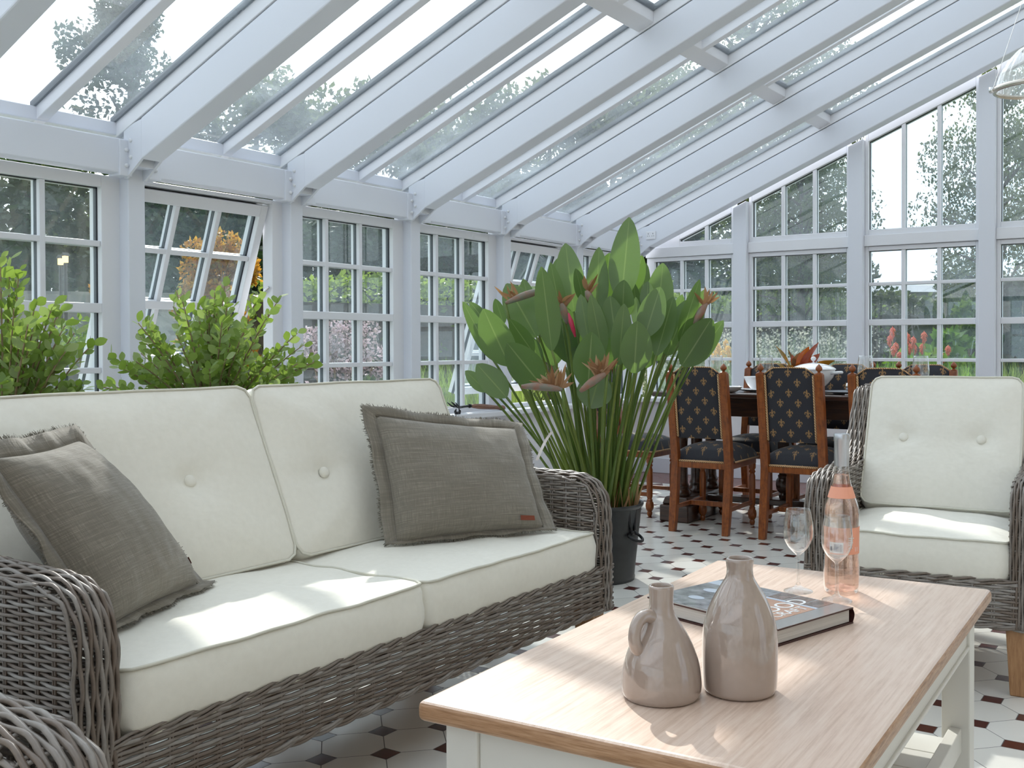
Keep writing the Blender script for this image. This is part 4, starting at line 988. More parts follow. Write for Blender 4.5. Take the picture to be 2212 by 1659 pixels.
dish('soup_bowl', spline([(0, 0), (.028, 0), (.032, .004), (.048, .022), (.062, .050), (.068, .066), (.065, .066), (.058, .048), (.044, .024), (.0, .010)], 3), (-2.225, 5.50, TT+.0185), 'deep white bowl standing on a plate between the first two near chairs', 'bowl')
dish('side_bowl', spline([(0, 0), (.03, 0), (.055, .012), (.075, .030), (.072, .031), (.05, .016), (0, .006)], 3), (-2.325, 5.36, TT+.001), 'shallow white side bowl near the table edge by the first chair', 'bowl')
dish('place_plate', PL, (-1.69, 5.44, TT), 'dark plate beside the napkin ring right of the tureen', 'plate', 'slate')
m = MB(); m.lathe([(.020, 0), (.022, 0), (.022, .035), (.020, .035), (.020, 0)], 28, M=Matrix.Translation((0, 0, .022)) @ Matrix.Rotation(radians(90), 4, 'Y')); obj('napkin_ring', m, 'chrome', smooth=True, angle=40, label='silver napkin ring lying on the dark plate', cat='napkin ring', loc=(-1.68, 5.42, TT+.0175))
kn = MB(); kn.box(-.006, .006, -.10, .0, .002, .007); kn.box(-.004, .004, 0, .09, .003, .006)
ko = obj('table_knife', kn, 'chrome', bevel=.0015, label='silver table knife lying left of the second near chair', cat='knife', group='cutlery on the dining table', loc=(-2.08, 5.34, TT), rot=(0, 0, radians(75)))
k2 = ko.copy(); sc.collection.objects.link(k2); k2.location = (-1.66, 5.33, TT); k2.rotation_euler = (0, 0, radians(60)); k2['label'] = 'silver table knife lying at the table edge right of the second near chair'
tn = thing('tureen', 'white lidded soup tureen in the middle of the dining table', 'tureen', (-1.915, 5.57, TT))
m = MB(); m.lathe(spline([(0, .0), (.06, 0), (.062, .008), (.045, .018), (.075, .045), (.108, .085), (.118, .12), (.116, .128), (.112, .128)], 3), 40); obj('body', m, 'porcelain', tn, smooth=True)
m = MB(); m.lathe(spline([(.122, .126), (.122, .131), (.105, .142), (.07, .155), (.03, .163), (.006, .166), (.005, .174), (.013, .181), (.014, .190), (.008, .198), (0, .200)], 3), 40); obj('lid', m, 'porcelain', tn, smooth=True)
for sx in (-1, 1):
    m = MB(); m.tube([(sx*.105, -.03, .108), (sx*.150, -.028, .112), (sx*.160, 0, .112), (sx*.150, .028, .112), (sx*.105, .03, .108)], .0085, 8); obj('handle', m, 'porcelain', tn, smooth=True)
# leaf mesh helper shared by the plants ------------------------------------------------
def leaf(mb, base, tip, side, width, nrm, nu=4, nv=8, fold=.12, curl=.0, shape=.42, rnd_=None, wave=0, tipe=.85):
    base, tip, side, nrm = V(base), V(tip), V(side).normalized(), V(nrm).normalized(); L = (tip-base)
    def prof(t):   # width profile, widest at 'shape'
        a = t/shape if t < shape else 1-(t-shape)/(1-shape)
        return (sin(pi/2*min(1, a)))**.62 if t < shape else (sin(pi/2*max(0, a)))**tipe
    def f(u, v):
        x = (u*2-1); w = width/2*prof(v*.985+.012)
        return base+L*v+side*(x*w)+nrm*(fold*abs(x)*w+curl*L.length*(v*v)+wave*sin(v*9+x*2)*w)
    mb.grid(f, nu, nv)
def frame_of(base, tip, view, tilt):
    L = (V(tip)-V(base)).normalized(); s = L.cross(view).normalized(); n = s.cross(L).normalized()
    s2 = s*cos(tilt)+n*sin(tilt); return s2, s2.cross(L).normalized()
# croton on the dining table
cr = thing('croton_plant', 'potted croton with dark red, green and yellow leaves on the dining table', 'potted plant', (-2.10, 5.80, TT))
m = MB(); m.lathe([(0, 0), (.035, 0), (.05, .05), (.053, .06), (.049, .06), (.045, .05), (0, .05)], 24); obj('pot', m, 'dark_oak', cr, smooth=True)
m = MB(); rnd = random.Random(8)
for i in range(20):
    a = rnd.uniform(0, 2*pi); el = rnd.uniform(.25, 1.3); L = rnd.uniform(.13, .23); d = V((cos(a)*cos(el), sin(a)*cos(el), sin(el)))
    b = V((0, 0, .06))+d*.03; s_, n_2 = frame_of(b, b+d*L, V((rnd.uniform(-1, 1), rnd.uniform(-1, 1), rnd.uniform(.1, 1))), 0)
    leaf(m, b, b+d*L, s_, rnd.uniform(.045, .08), n_2, 4, 8, .25, -.12, .5, wave=.15)
obj('foliage', m, 'croton_leaf', cr, smooth=True)
# ================================================================== PLANTS INDOORS
PC = V((-2.278, 3.849, 0)); D0 = (PC-CAM).dot(fw)
bp_t = thing('bird_of_paradise_plant', 'tall bird of paradise plant with paddle leaves in a black metal bucket', 'potted plant', PC)
m = MB(); m.lathe([(0, .004), (.148, .004), (.152, .0), (.155, .012), (.152, .02), (.183, .312), (.190, .318), (.193, .326), (.190, .333), (.183, .331), (.178, .322), (.172, .29), (0, .285)], 56); bu = obj('bucket', m, 'black_bucket', bp_t, smooth=True, angle=35)
for a in (0, pi):
    hd_ = V((cos(a-.12), sin(a-.12), 0)); tn_ = V((-hd_.y, hd_.x, 0)); m = MB()
    c = hd_*.176
    for s_ in (-1, 1): m.tube([c+tn_*s_*.022+V((0, 0, .315)), c+tn_*s_*.020+V((0, 0, .26))+hd_*.0, c+tn_*s_*.012+hd_*.004+V((0, 0, .225))], .006, 6)
    m.tube([c+tn_*.012+V((0, 0, .215)), c-tn_*.012+V((0, 0, .215))], .009, 8)
    pts = [c+hd_*(.005+.042*sin(q))+tn_*(.034*cos(q))+V((0, 0, .205-.020*sin(q))) for q in [pi*i/10 for i in range(11)]]
    pts = [c+tn_*.02+V((0, 0, .212))]+pts+[c-tn_*.02+V((0, 0, .212))]; m.tube(pts, .0065, 8); obj('handle', m, 'black_iron', bu, smooth=True)
m = MB(); m.lathe([(.173, .290), (.10, .300), (0, .305)], 24); obj('soil', m, 'soil', bp_t, smooth=True)
LV = [  # tip x,y  base x,y  width px, depth offset
 (1094,612,1159,728,56,-.05),(1170,576,1192,757,42,.18),(1221,525,1240,673,46,-.12),(1000,652,1066,778,24,.10),(1043,668,1101,790,56,.20),(1016,653,1056,705,20,.0),
 (1190,567,1213,690,26,-.05),(1208,555,1204,645,30,-.2),(1244,580,1262,655,22,-.1),(1294,534,1287,685,36,-.02),(1318,546,1300,668,38,-.08),(1360,470,1342,650,50,.02),
 (1387,552,1367,630,26,-.1),(1396,568,1378,690,26,-.16),(1432,568,1420,700,46,-.06),(1347,605,1345,690,40,.05),(1369,610,1378,700,22,.0),(1399,607,1398,672,24,.02),
 (1318,639,1330,735,40,.12),(1253,636,1272,740,30,.1),(1277,637,1302,765,32,.16),(1347,657,1337,788,36,.26),(1373,641,1376,708,16,.1),(1426,619,1393,728,44,.14),
 (1376,693,1370,806,54,.28),(1455,641,1418,768,36,.12),(1474,636,1448,725,26,-.05),(1488,645,1440,768,42,.0),(1510,603,1468,738,26,.06),(1523,625,1478,735,26,.0),
 (1538,688,1473,790,54,.16),(1543,692,1487,790,26,.12),(1562,692,1498,788,32,.05),(1278,717,1270,840,54,.34),(1296,805,1275,882,56,.20),(1095,742,1170,832,56,.30),
 (1030,786,1094,858,42,.24),(1005,801,1052,846,24,.16),(1038,815,1076,856,24,.08),(1101,690,1152,762,30,.1),(1203,640,1226,775,56,-.15),(1226,690,1232,785,50,-.12),
 (1300,690,1302,800,50,-.14),(1392,715,1394,795,44,-.15),(1070,645,1088,700,20,-.12),(1130,603,1152,690,26,-.16),(1148,728,1165,790,26,-.02),(1250,700,1246,790,46,-.2),
 (1340,720,1342,800,44,-.2),(1420,700,1424,780,40,-.2),(1190,700,1196,790,40,-.2),(1330,600,1326,690,34,-.22),(1262,600,1266,700,34,-.24),(1405,640,1408,730,30,-.22),(1120,700,1140,780,40,-.18)]
rnd = random.Random(77); lf = MB(); vd = None
stems = []
for (tx, ty, bx, by, w, off) in LV:
    d = D0-off; T_ = at(tx, ty, d+rnd.uniform(-.05, .05)); B_ = at(bx, by, d); view = (B_-CAM).normalized()
    s_, n_3 = frame_of(B_, T_, view, rnd.uniform(-.45, .45))
    if n_3.dot(view) > 0: n_3 = -n_3
    leaf(lf, B_-PC, T_-PC, s_, w/F_PX*d*1.38, n_3, 6, 16, .14, rnd.uniform(-.04, .03), .42, tipe=.62); stems.append((B_, bx, off))
obj('leaf_blades', lf, 'strelitzia_leaf', bp_t, smooth=True)
st = MB()
def stalk(B_, bx, k=1.0, r=.0058):
    g = PC+V((0, 0, .30)); q = (bx-1295)/F_PX*D0; lat = max(-1, min(1, q/.42))
    dd = (B_-PC).dot(V((fw.x, fw.y, 0)).normalized())
    root = g+V((rt.x, rt.y, 0)).normalized()*(lat*.105+rnd.uniform(-.03, .03)+.012)+V((fw.x, fw.y, 0)).normalized()*(max(-.1, min(.1, dd*.35+rnd.uniform(-.04, .04))))
    mid = root.lerp(B_, .5)-V((rt.x, rt.y, 0))*(lat*.035)+V((0, 0, .01))
    pts = []
    for i in range(11):
        t = i/10; pts.append(root*(1-t)**2+mid*2*t*(1-t)+B_*t*t)
    rr = [max(r*k*.9, r*k*(2.3-1.9*min(1, i/5))) for i in range(11)]
    st.tube([p-PC for p in pts], rr, 6); return root
for B_, bx, off in stems: stalk(B_, bx)
for i in range(28):
    x = rnd.uniform(1120, 1470); B_ = at(x, rnd.uniform(740, 860), D0+rnd.uniform(-.2, .25)); stalk(B_, x)
obj('stalks', st, 'strelitzia_stalk', bp_t, smooth=True)
hs = MB()
for i in range(170):
    a = rnd.uniform(0, 2*pi); r_ = rnd.uniform(.02, .16); b = V((r_*cos(a), r_*sin(a), .29)); t = b+V((rnd.uniform(-.03, .03)+.02*cos(a), rnd.uniform(-.03, .03)+.02*sin(a), rnd.uniform(.06, .17)))
    s_, n_3 = frame_of(b, t, V((cos(a+1), sin(a+1), 0)), 0); leaf(hs, b, t, s_, rnd.uniform(.012, .024), n_3, 2, 4, .3, 0, .3)
obj('dry_husks', hs, 'dry_petal', bp_t, smooth=True)
def flower(tip, heel, stem, petals, off, spread=32):
    d = D0-off; A_ = at(*tip, d)-PC; B_ = at(*heel, d)-PC
    sp_ = MB(); n = 8; pts = [B_.lerp(A_, i/n)+V((0, 0, .006*sin(pi*i/n))) for i in range(n+1)]; sp_.tube(pts, [.004+.013*sin(pi*min(1, (1-i/n)*.85+.08)) for i in range(n+1)], 10)
    fo = obj('flower_spathe', sp_, 'spathe', bp_t, smooth=True)
    st2 = MB(); S0 = at(*stem, d)-PC; q = PC+V((0, 0, .3))
    root = V(((rt*((stem[0]-1295)/F_PX*D0*.35))))+V((0, 0, .30)); st2.tube([B_, B_.lerp(S0, .35)+V((0, 0, .0)), S0, root], [.006, .0065, .006, .007], 6); obj('flower_stalk', st2, 'strelitzia_stalk', bp_t, smooth=True)
    pt = MB()
    for i in range(petals):
        a = radians(rnd.uniform(15, 165)); L = rnd.uniform(.05, .10); t = i/max(1, petals-1); b = B_.lerp(A_, .02+.35*t)+V((0, 0, .008))
        dr = rt*(cos(a))*(-1 if tip[0] < heel[0] else 1)+V((0, 0, sin(a)))+fw*rnd.uniform(-.3, .3); e = b+dr.normalized()*L
        s_, n_3 = frame_of(b, e, fw, rnd.uniform(-.8, .8)); leaf(pt, b, e, s_, rnd.uniform(.010, .021), n_3, 2, 5, .3, rnd.uniform(-.15, .15), .35)
    obj('dry_petals', pt, 'dry_petal', fo, smooth=True)
flower((1126, 835), (1215, 842), (1224, 930), 22, .40); flower((1253, 846), (1312, 806), (1303, 900), 24, .42)
flower((1500, 700), (1527, 655), (1505, 720), 8, .10); flower((1182, 625), (1092, 655), (1110, 740), 8, .05); flower((1225, 700), (1213, 655), (1228, 730), 8, .08)
flower((1280, 660), (1266, 628), (1270, 720), 8, .0)
m = MB(); a = at(1228, 676, D0-.12)-PC; b = at(1243, 728, D0-.12)-PC; m.tube([a, a.lerp(b, .35), a.lerp(b, .7), b], [.003, .011, .009, .004], 8); obj('flower_bud', m, 'magenta_bud', bp_t, smooth=True)
m = MB(); a = at(1192, 933, D0-.45)-PC; b = at(1160, 995, D0-.45)-PC
m.grid(lambda u, v: a.lerp(b, v)+rt*(.006*(u*2-1))+fw*.01*sin(v*5)+V((0, 0, .012*sin(v*3))), 2, 10); obj('plant_label', m, 'label_white', bp_t, smooth=True)
# leafy shrubs behind the sofa
def shrub(label, loc, R_, H_, seed, nb=60, zc=.86):
    t = thing('leafy_shrub', label, 'potted plant', loc); rnd = random.Random(seed)
    m = MB(); m.lathe([(0, 0), (.12, 0), (.16, .34), (.17, .36), (.155, .36), (.15, .33), (0, .32)], 32); obj('pot', m, 'black_bucket', t, smooth=True, angle=35)
    tw = MB(); lf = MB(); tw.tube([(0, 0, .32), (.01, 0, .5), (0, .01, zc-.1)], [.016, .013, .010], 8)
    for i in range(nb):
        a = rnd.uniform(0, 2*pi); el = math.asin(rnd.uniform(-.35, 1)); L = 1.0
        d = V((cos(a)*cos(el)*R_, sin(a)*cos(el)*R_, sin(el)*H_))*rnd.uniform(.72, 1.08); b = V((0, 0, zc-.12))+V((d.x, d.y, d.z*.6))*.12
        e = V((0, 0, zc))+d; c1 = b.lerp(e, .5)+V((0, 0, .04)); pts = [b*(1-q)**2+c1*2*q*(1-q)+e*q*q for q in [k/7 for k in range(8)]]
        tw.tube(pts, [.0045-.0004*k for k in range(8)], 5); nl = 13
        for k in range(nl):
            q = .28+.72*(k/(nl-1)); p = b*(1-q)**2+c1*2*q*(1-q)+e*q*q; ax = (e-b).normalized()
            for s2 in ((0,) if k == nl-1 else (0, pi)):
                an = k*1.6+s2+rnd.uniform(-.5, .5); s_ = ax.orthogonal().normalized(); o_ = s_*cos(an)+ax.cross(s_)*sin(an); dr = (o_*.95+ax*.75+V((0, 0, .25))).normalized(); ll = rnd.uniform(.030, .050)
                ls, ln = frame_of(p, p+dr*ll, V((rnd.uniform(-1, 1), rnd.uniform(-1, 1), rnd.uniform(.2, 1.2))), 0); leaf(lf, p+dr*.004, p+dr*ll, ls, ll*rnd.uniform(.55, .72), ln, 2, 5, .12, rnd.uniform(-.12, .12), .55)
    obj('branches', tw, 'twig', t, smooth=True); obj('foliage', lf, 'shrub_leaf', t, smooth=True)
shrub('pale green leafy shrub behind the middle of the sofa, before the open window', (-3.05, 2.44, 0), .37, .40, 3, 105, .84)
shrub('pale green leafy shrub at the left edge behind the sofa cushion', (-3.05, 1.70, 0), .27, .44, 9, 85, .80)
# ================================================================== OUTSIDE
m = MB(); m.box(-80, 60, -40, 120, -.3, -.14); g_ = struct('ground', m, 'lawn')
m = MB(); m.box(-6.2, XL-.21, -6, 14, -.139, -.125); struct('path', m, 'gravel')
m = MB(); m.box(XL-.2, 8, YF+.22, 9.0, -.139, -.126); struct('path', m, 'gravel')
def leaves(mb, n, pts_fn, size, rnd, asp=.55, up=.3):
    for _ in range(n):
        p = pts_fn(); d = V((rnd.gauss(0, 1), rnd.gauss(0, 1), rnd.gauss(0, 1)+up)).normalized(); s = d.orthogonal().normalized(); q = rnd.uniform(0, pi); s = s*cos(q)+d.cross(s)*sin(q); z = size*rnd.uniform(.6, 1.3)
        mb.add([p, p+d*z*.5+s*z*asp*.5, p+d*z, p+d*z*.5-s*z*asp*.5], [(0, 1, 2, 3)])
def clump_fn(cl, rnd):
    def f():
        c, r = rnd.choice(cl); d = V((rnd.gauss(0, 1), rnd.gauss(0, 1), rnd.gauss(0, 1))).normalized(); return c+V((d.x*r, d.y*r, d.z*r*.75))*rnd.uniform(.55, 1.0)**.5
    return f
def make_tree(name, label, loc, H_, Wd, z0, ncl, nleaf, size, mat, seed, kind='round', group=None):
    rnd = random.Random(seed); t = thing(name, label, 'tree', loc, group=group); cl = []; tr = MB()
    tr.tube([(0, 0, -.2), (.03*H_*rnd.uniform(-1, 1), 0, H_*.45), (0, 0, H_*.85)], [H_*.022, H_*.015, H_*.004], 8)
    for i in range(ncl):
        h = rnd.random(); 
        if kind == 'cone': rr = Wd/2*(1-h)**.8+.1; cr = Wd*.13*(1.1-h*.7); z = z0+(H_-z0)*h
        else: rr = Wd/2*sqrt(max(.04, 1-(2*h-.85)**2))*.9; cr = Wd*.15*rnd.uniform(.7, 1.3); z = z0+(H_-z0)*h-cr*.5
        a = rnd.uniform(0, 2*pi); q = rr*rnd.uniform(.35, 1); c = V((q*cos(a), q*sin(a), z)); cl.append((c, cr))
        if i % 2 == 0: tr.tube([(0, 0, min(H_*.8, max(.5, z-q*.6))), c*.5+V((0, 0, z*.46)), c], [H_*.006, H_*.004, H_*.002], 5)
    obj('trunk', tr, 'bark', t, smooth=True); lf = MB(); leaves(lf, nleaf, clump_fn(cl, rnd), size, rnd); obj('foliage', lf, mat, t); return t
def hgt(y, d): return 1.12+(752-y)/F_PX*d
treeA = make_tree('tree', 'broad tree beyond the left windows, its crown behind the second roof bay', ground(560, 25), 8.2, 5.0, 1.0, 46, 11000, .19, 'tree_leaf', 1, group='trees around the garden')
for i, (x, d, y, s, lb_) in enumerate(((700, 27, 175, 1, 'rounded tree behind the third roof bay from the left'), (810, 24, 168, 1, 'rounded tree filling the gap right of the third roof bay'), (950, 26, 205, 1, 'low broad tree behind the middle roof bays'),
    (1070, 24, 165, 1, 'rounded tree crown behind the fourth roof bay'), (1190, 26, 150, 1, 'bushy tree crown left of the tallest plant leaf, beyond the roof'), (1330, 25, 180, 1, 'tree crown beyond the fifth roof bay'), (1440, 24, 130, 1, 'tree crown beyond the roof above the wall socket'), (420, 24, 235, 1, 'low tree crown at the foot of the second roof bay'), (120, 30, 300, 1, 'broad dark crown beyond the leftmost window'))):
    H_ = hgt(y, d); k = H_/8.2; dup(treeA, ground(x, d), i*1.3+.5, lb_, scale=(k*.95, k*.95, k))
treeB = make_tree('tree', 'tall thin tree standing alone behind the leftmost roof bay', ground(285, 25), hgt(-15, 25), 4.0, 3.0, 46, 12000, .16, 'dark_tree_leaf', 5)
treeC = make_tree('dark_tree', 'dark evergreen tree beyond the open left window', ground(330, 19), hgt(360, 19), 4.4, .2, 40, 9000, .17, 'dark_tree_leaf', 7, group='dark evergreens beyond the garden')
for i, (x, d, y, lb_) in enumerate(((60, 18, 330, 'dark evergreen tree beyond the leftmost window'), (520, 21, 380, 'dark evergreen tree right of the orange-leaved tree'), (760, 20, 440, 'dark evergreen tree beyond the third window from the left'), (960, 20, 480, 'dark evergreen tree beyond the window with the garden fork'), (1170, 22, 480, 'dark evergreen tree hidden behind the paddle leaves'),
    (1480, 22, 440, 'dark evergreen tree beyond the corner of the room'), (1640, 22, 470, 'dark evergreen tree behind the hedge, first large far window'), (1780, 24, 520, 'dark evergreen tree behind the hedge, right side of the first large far window'), (2100, 26, 560, 'dark evergreen tree on the horizon at the right'), (-150, 18, 350, 'dark evergreen tree outside the left edge'), (2330, 24, 500, 'dark evergreen tree outside the right edge'))):
    H_ = hgt(y, d); k = H_/hgt(360, 19); dup(treeC, ground(x, d), i*1.7, lb_, scale=(k*1.15, k*1.15, k))
# airy trees on the right
treeD = make_tree('tree', 'airy tree with fine leaves beyond the far roof bays', ground(1620, 17), hgt(-60, 17), 4.4, 2.6, 50, 13000, .095, 'tree_leaf', 12, group='airy trees on the right')
for i, (x, d, y, lb_) in enumerate(((1745, 19, -40, 'airy tree behind the cross bars of the far roof bays'), (1730, 15, 300, 'airy tree crown in the sloping far window'), (2150, 14, 130, 'airy leafy tree right of the bright patch of sky'), (2260, 15, 60, 'airy tree at the right edge behind the pendant lamp'))):
    H_ = hgt(y, d); k = H_/hgt(-60, 17); q = (.55, .9, .72, .6)[i]; dup(treeD, ground(x, d), i*2.1, lb_, scale=(k*q, k*q, k))
# hedge: one clipped hedge running behind the flower beds
def bank(name, label, cat, pts, h, wd, n, size, mat, seed, z0=-.12, core=True, lean=0):
    rnd = random.Random(seed); t = thing(name, label, cat, pts[0].lerp(pts[-1], .5)); o0 = pts[0].lerp(pts[-1], .5); o0.z = 0; t.location = o0; t.location.z = z0; o0 = V(t.location)
    mb = MB(); seg = [(b-a).length for a, b in zip(pts[:-1], pts[1:])]; L = sum(seg)
    def at_(s):
        for (a, b), l in zip(zip(pts[:-1], pts[1:]), seg):
            if s <= l: return a.lerp(b, s/l)
            s -= l
        return pts[-1]
    def f():
        s = rnd.uniform(0, L); p = at_(s); q = rnd.uniform(0, 2*pi); hh = h*(1+.10*noise.noise(V((s*1.1, seed, 0)))); z = abs(sin(q))**.5*hh if rnd.random() < .7 else rnd.uniform(0, hh)
        return V((p.x+wd/2*cos(q)*rnd.uniform(.7, 1.1), p.y+wd/2*sin(q+1)*rnd.uniform(.5, 1.1), z0+z))-o0
    leaves(mb, n, f, size, rnd); obj('foliage', mb, mat, t)
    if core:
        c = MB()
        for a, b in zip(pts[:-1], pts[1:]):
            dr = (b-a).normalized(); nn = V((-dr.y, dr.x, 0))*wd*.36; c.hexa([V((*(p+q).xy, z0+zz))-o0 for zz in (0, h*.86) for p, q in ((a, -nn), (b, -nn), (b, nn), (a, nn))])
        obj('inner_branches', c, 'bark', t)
    return t
bank('hedge', 'clipped bright green hedge beyond the left windows and flower beds', 'hedge', [ground(560, 10.5), ground(900, 11.5), ground(1250, 13), ground(1560, 15), ground(1860, 17)], 1.84, .9, 15000, .085, 'hedge_leaf', 31)
bank('hedge', 'dark green hedge low on the horizon behind the red flowers', 'hedge', [ground(1860, 17.5), ground(2020, 17.5), ground(2300, 17)], 1.9, 1.2, 6000, .12, 'tree_leaf', 32)
m = MB(); a, b = ground(-80, 13), ground(640, 14.5); dr = (b-a).normalized(); nn = V((-dr.y, dr.x, 0))*.2
m.hexa([V((*(p+q).xy, zz)) for zz in (-.14, 1.73) for p, q in ((a, -nn), (b, -nn), (b, nn), (a, nn))]); obj('garden_wall', m, 'stone', label='grey stone garden wall seen low through the left windows', cat='wall')
def bush(name, label, cat, x, d, y, wpx, mat, n, size, seed, z0=.05):
    H_ = hgt(y, d); Wd = wpx/F_PX*d; rnd = random.Random(seed); t = thing(name, label, cat, ground(x, d)); cl = []
    for i in range(26):
        h = rnd.random(); rr = Wd/2*sqrt(max(.1, 1-h*h*.8)); a = rnd.uniform(0, 2*pi); q = rr*rnd.uniform(.2, .85); cl.append((V((q*cos(a), q*sin(a), z0+(H_-z0)*h*.92)), Wd*.15))
    mb = MB(); leaves(mb, n, clump_fn(cl, rnd), size, rnd); obj('foliage', mb, mat, t)
    tr = MB()
    for c, r in cl[::3]: tr.tube([(0, 0, -.05), c*.5, c], [.02, .012, .006], 5)
    obj('branches', tr, 'twig', t, smooth=True); return t
bush('autumn_tree', 'small tree with orange and yellow leaves beyond the open left window', 'tree', 470, 10.0, 500, 235, 'autumn_leaf', 6500, .055, 41, 1.0)
bush('autumn_tree', 'branch-like small tree with orange leaves at the right of the leftmost window', 'tree', 222, 10.0, 570, 60, 'autumn_leaf', 1500, .05, 42, .9)
bush('rose_bush', 'green bush with orange flowers low in the leftmost window', 'bush', 190, 7.5, 680, 330, 'hedge_leaf', 3200, .07, 43)
bush('rose_bush', 'dark green bush below the open left window', 'bush', 420, 7.5, 690, 300, 'tree_leaf', 3000, .07, 44)
bush('flowering_bush', 'bush of small pinkish white flowers in the third window from the left', 'bush', 740, 8.0, 660, 330, 'pink_flower', 8000, .042, 45)
bush('green_bush', 'dark green bush in front of the pink flowering bush', 'bush', 790, 7.5, 790, 220, 'tree_leaf', 2600, .055, 46)
bush('broad_leaf_bush', 'bright green large-leaved bush beyond the second large far window', 'bush', 2060, 12.0, 692, 130, 'bright_leaf', 1500, .16, 47)
bush('broad_leaf_bush', 'low bright green leafy plants under the red flowers', 'bush', 1990, 11.0, 740, 190, 'bright_leaf', 1700, .11, 48)
bush('conifer', 'dark green conifer beyond the rightmost window', 'tree', 2190, 12.0, 590, 190, 'dark_tree_leaf', 6000, .10, 49)
bush('conifer', 'yellow-green slim conifer right of the bright leafy bush', 'tree', 2090, 12.5, 640, 60, 'hedge_leaf', 1800, .09, 50)
def grasses(name, label, cat, x0, x1, d0, d1, y, n, mat, seed, w=.010, head=None):
    rnd = random.Random(seed); c = ground((x0+x1)/2, (d0+d1)/2); mb = MB(); hb = MB()
    for i in range(n):
        d = rnd.uniform(d0, d1); p = ground(rnd.uniform(x0, x1), d)-c; h = hgt(y, d)*rnd.uniform(.55, 1.0); ln = V((rnd.gauss(0, .14), rnd.gauss(0, .14), 0))*h; s_ = V((cos(i), sin(i), 0))*w
        q = p+ln*.35+V((0, 0, h*.6)); e = p+ln+V((0, 0, h)); mb.add([p-s_, p+s_, q+s_*.7, e, q-s_*.7], [(0, 1, 2, 4), (4, 2, 3)])
        if head and rnd.random() < .45:
            for k in range(3): a_ = e+V((rnd.gauss(0, .02), rnd.gauss(0, .02), rnd.uniform(-.10, .02))); s3 = V((rnd.uniform(-1, 1), rnd.uniform(-1, 1), rnd.uniform(-1, 1))).normalized()*.016; s4 = s3.orthogonal().normalized()*.012; hb.add([a_-s3, a_+s4, a_+s3, a_-s4], [(0, 1, 2, 3)])
    t = thing(name, label, cat, c, kind='stuff'); obj('blades', mb, mat, t)
    if head: obj('seed_heads', hb, head, t)
    return t
grasses('tall_grass', 'tall green grasses beyond the window above the hand fork', 'grass', 870, 1150, 8.2, 10.4, 765, 1500, 'grass_blade', 61, .007)
grasses('meadow_flowers', 'pale feathery meadow flowers beyond the far windows', 'flowers', 1380, 1860, 9.6, 13.5, 712, 3000, 'meadow_blade', 62, .006, 'seed_head')
grasses('tall_grass', 'long arching green grass outside the rightmost far window', 'grass', 2120, 2330, 8.6, 9.8, 770, 1500, 'grass_blade', 63, .008)
grasses('low_plants', 'low green plants under the red flowers outside the far wall', 'plants', 1860, 2110, 9.0, 10.5, 775, 1500, 'bright_leaf', 64, .014)
# torch-shaped flowers, each its own stem
def poker(mat, label, group):
    t = thing('torch_flower', label, 'flower', (0, 0, 0), group=group); m = MB(); m.tube([(0, 0, 0), (.01, 0, .5), (0, 0, 1.0)], [.008, .007, .006], 6); obj('stem', m, 'grass_blade', t, smooth=True)
    m = MB(); rnd = random.Random(5)
    for k in range(90):
        z = rnd.random(); a = k*2.4; r_ = .026*sin(pi*min(1, .25+.75*(1-z)))*.9+.004; b = V((r_*.5*cos(a), r_*.5*sin(a), .94+.085*z)); e = b+V((r_*cos(a), r_*sin(a), -.02)); s_, nn3 = frame_of(b, e, V((0, 0, 1)), 0); leaf(m, b, e, s_, .014, nn3, 1, 2, .1)
    m.lathe([(0, .93), (.014, .94), (.017, .97), (.010, 1.015), (0, 1.035)], 8); obj('flower_head', m, mat, t); return t
GR, GY = 'red torch flowers beyond the second large far window', 'yellow torch flowers beyond the first far window'
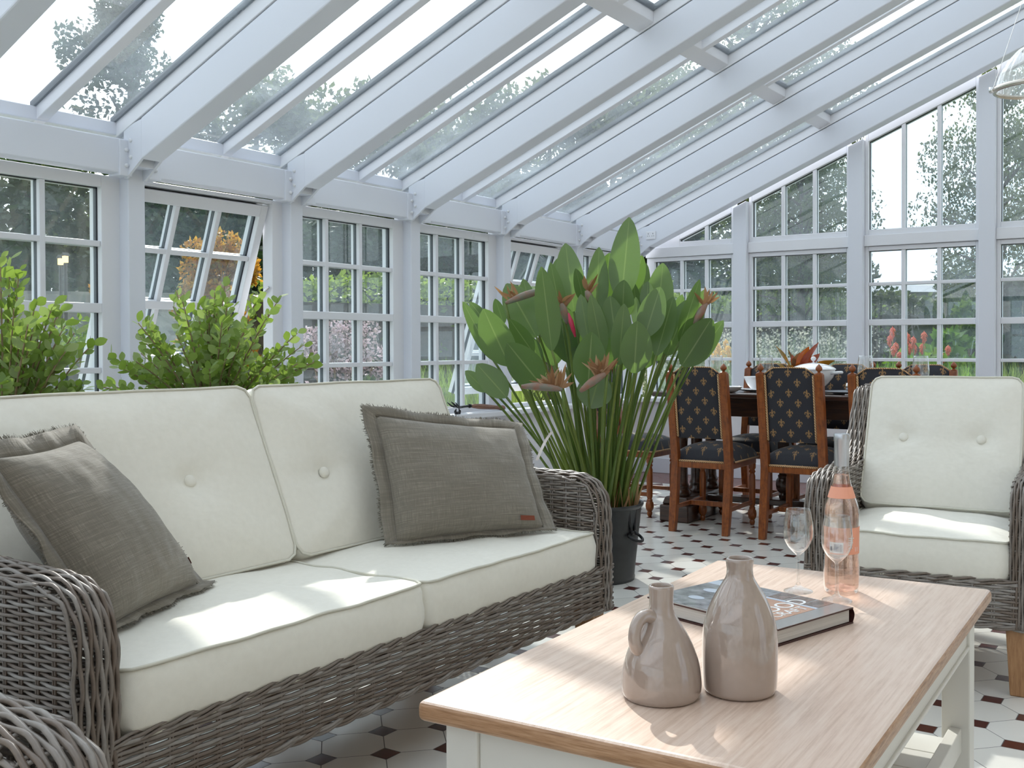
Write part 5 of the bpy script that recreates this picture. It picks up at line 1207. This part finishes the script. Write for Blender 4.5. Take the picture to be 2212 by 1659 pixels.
pr_, py_ = poker('poker_red', 'upright orange-red torch flower on a tall stem beyond the second large far window', GR), poker('poker_yellow', 'upright yellow torch flower beyond the far window left of the first post', GY)
first = True
for (x, y) in ((1922, 730), (1935, 745), (1930, 752), (1928, 712), (1960, 725), (1973, 733), (1965, 748), (1959, 755), (1975, 750), (1992, 748), (1996, 722), (2048, 752), (2037, 770), (1943, 765)):
    d = 10.2+(x*7 % 10)*.08; p = ground(x, d); k = hgt(y, d)/1.02
    if first: pr_.location = p; pr_.scale = (.95, .95, k); first = False
    else: dup(pr_, p, x, scale=(.95, .95, k))
first = True
for (x, y) in ((1533, 758), (1537, 754), (1545, 762), (1551, 745), (1554, 752), (1562, 760), (1568, 738), (1573, 750), (1577, 766), (1541, 768), (1410, 765)):
    d = 9.6+(x*7 % 10)*.08; p = ground(x, d); k = hgt(y, d)/1.02
    if first: py_.location = p; py_.scale = (.9, .9, k); first = False
    else: dup(py_, p, x, scale=(.9, .9, k))
# far roof on the horizon, glowing posts added to stand for lamp reflections in the pane
t = thing('outbuilding', 'low outbuilding with a pale slate roof on the horizon beyond the second large far window', 'building', ground(1930, 32)); h0 = hgt(640, 32); h1 = hgt(620, 32)
m = MB(); m.box(-1.8, 1.8, -1.2, 1.2, 0, h0); obj('wall', m, 'stone', t); m = MB(); m.prism([(-1.4, h0), (1.4, h0), (0, h1)], 4.0, 'x', -2.0); obj('roof', m, 'slate', t); t.rotation_euler = (0, 0, YAW)
for i, x in enumerate((133, 143)):
    t = thing('lamp_reflection', ('left' if i == 0 else 'right')+' one of two small glows added for lamp reflections in the leftmost window', 'reflection', ground(x, 11.5-.3*i)); h = hgt(562, 11.5)
    m = MB(); m.tube([(0, 0, 0), (0, 0, h-.06)], .02, 6); obj('added_post', m, 'black_iron', t, smooth=True)
    m = MB(); m.box(-.022, .022, -.022, .022, h-.05, h+.02); obj('glow_block', m, 'reflection_glow', t)
    m = MB(); m.prism([(-.035, h+.02), (.035, h+.02), (0, h+.06)], .07, 'y', -.035); obj('glow_cap', m, 'black_iron', t)
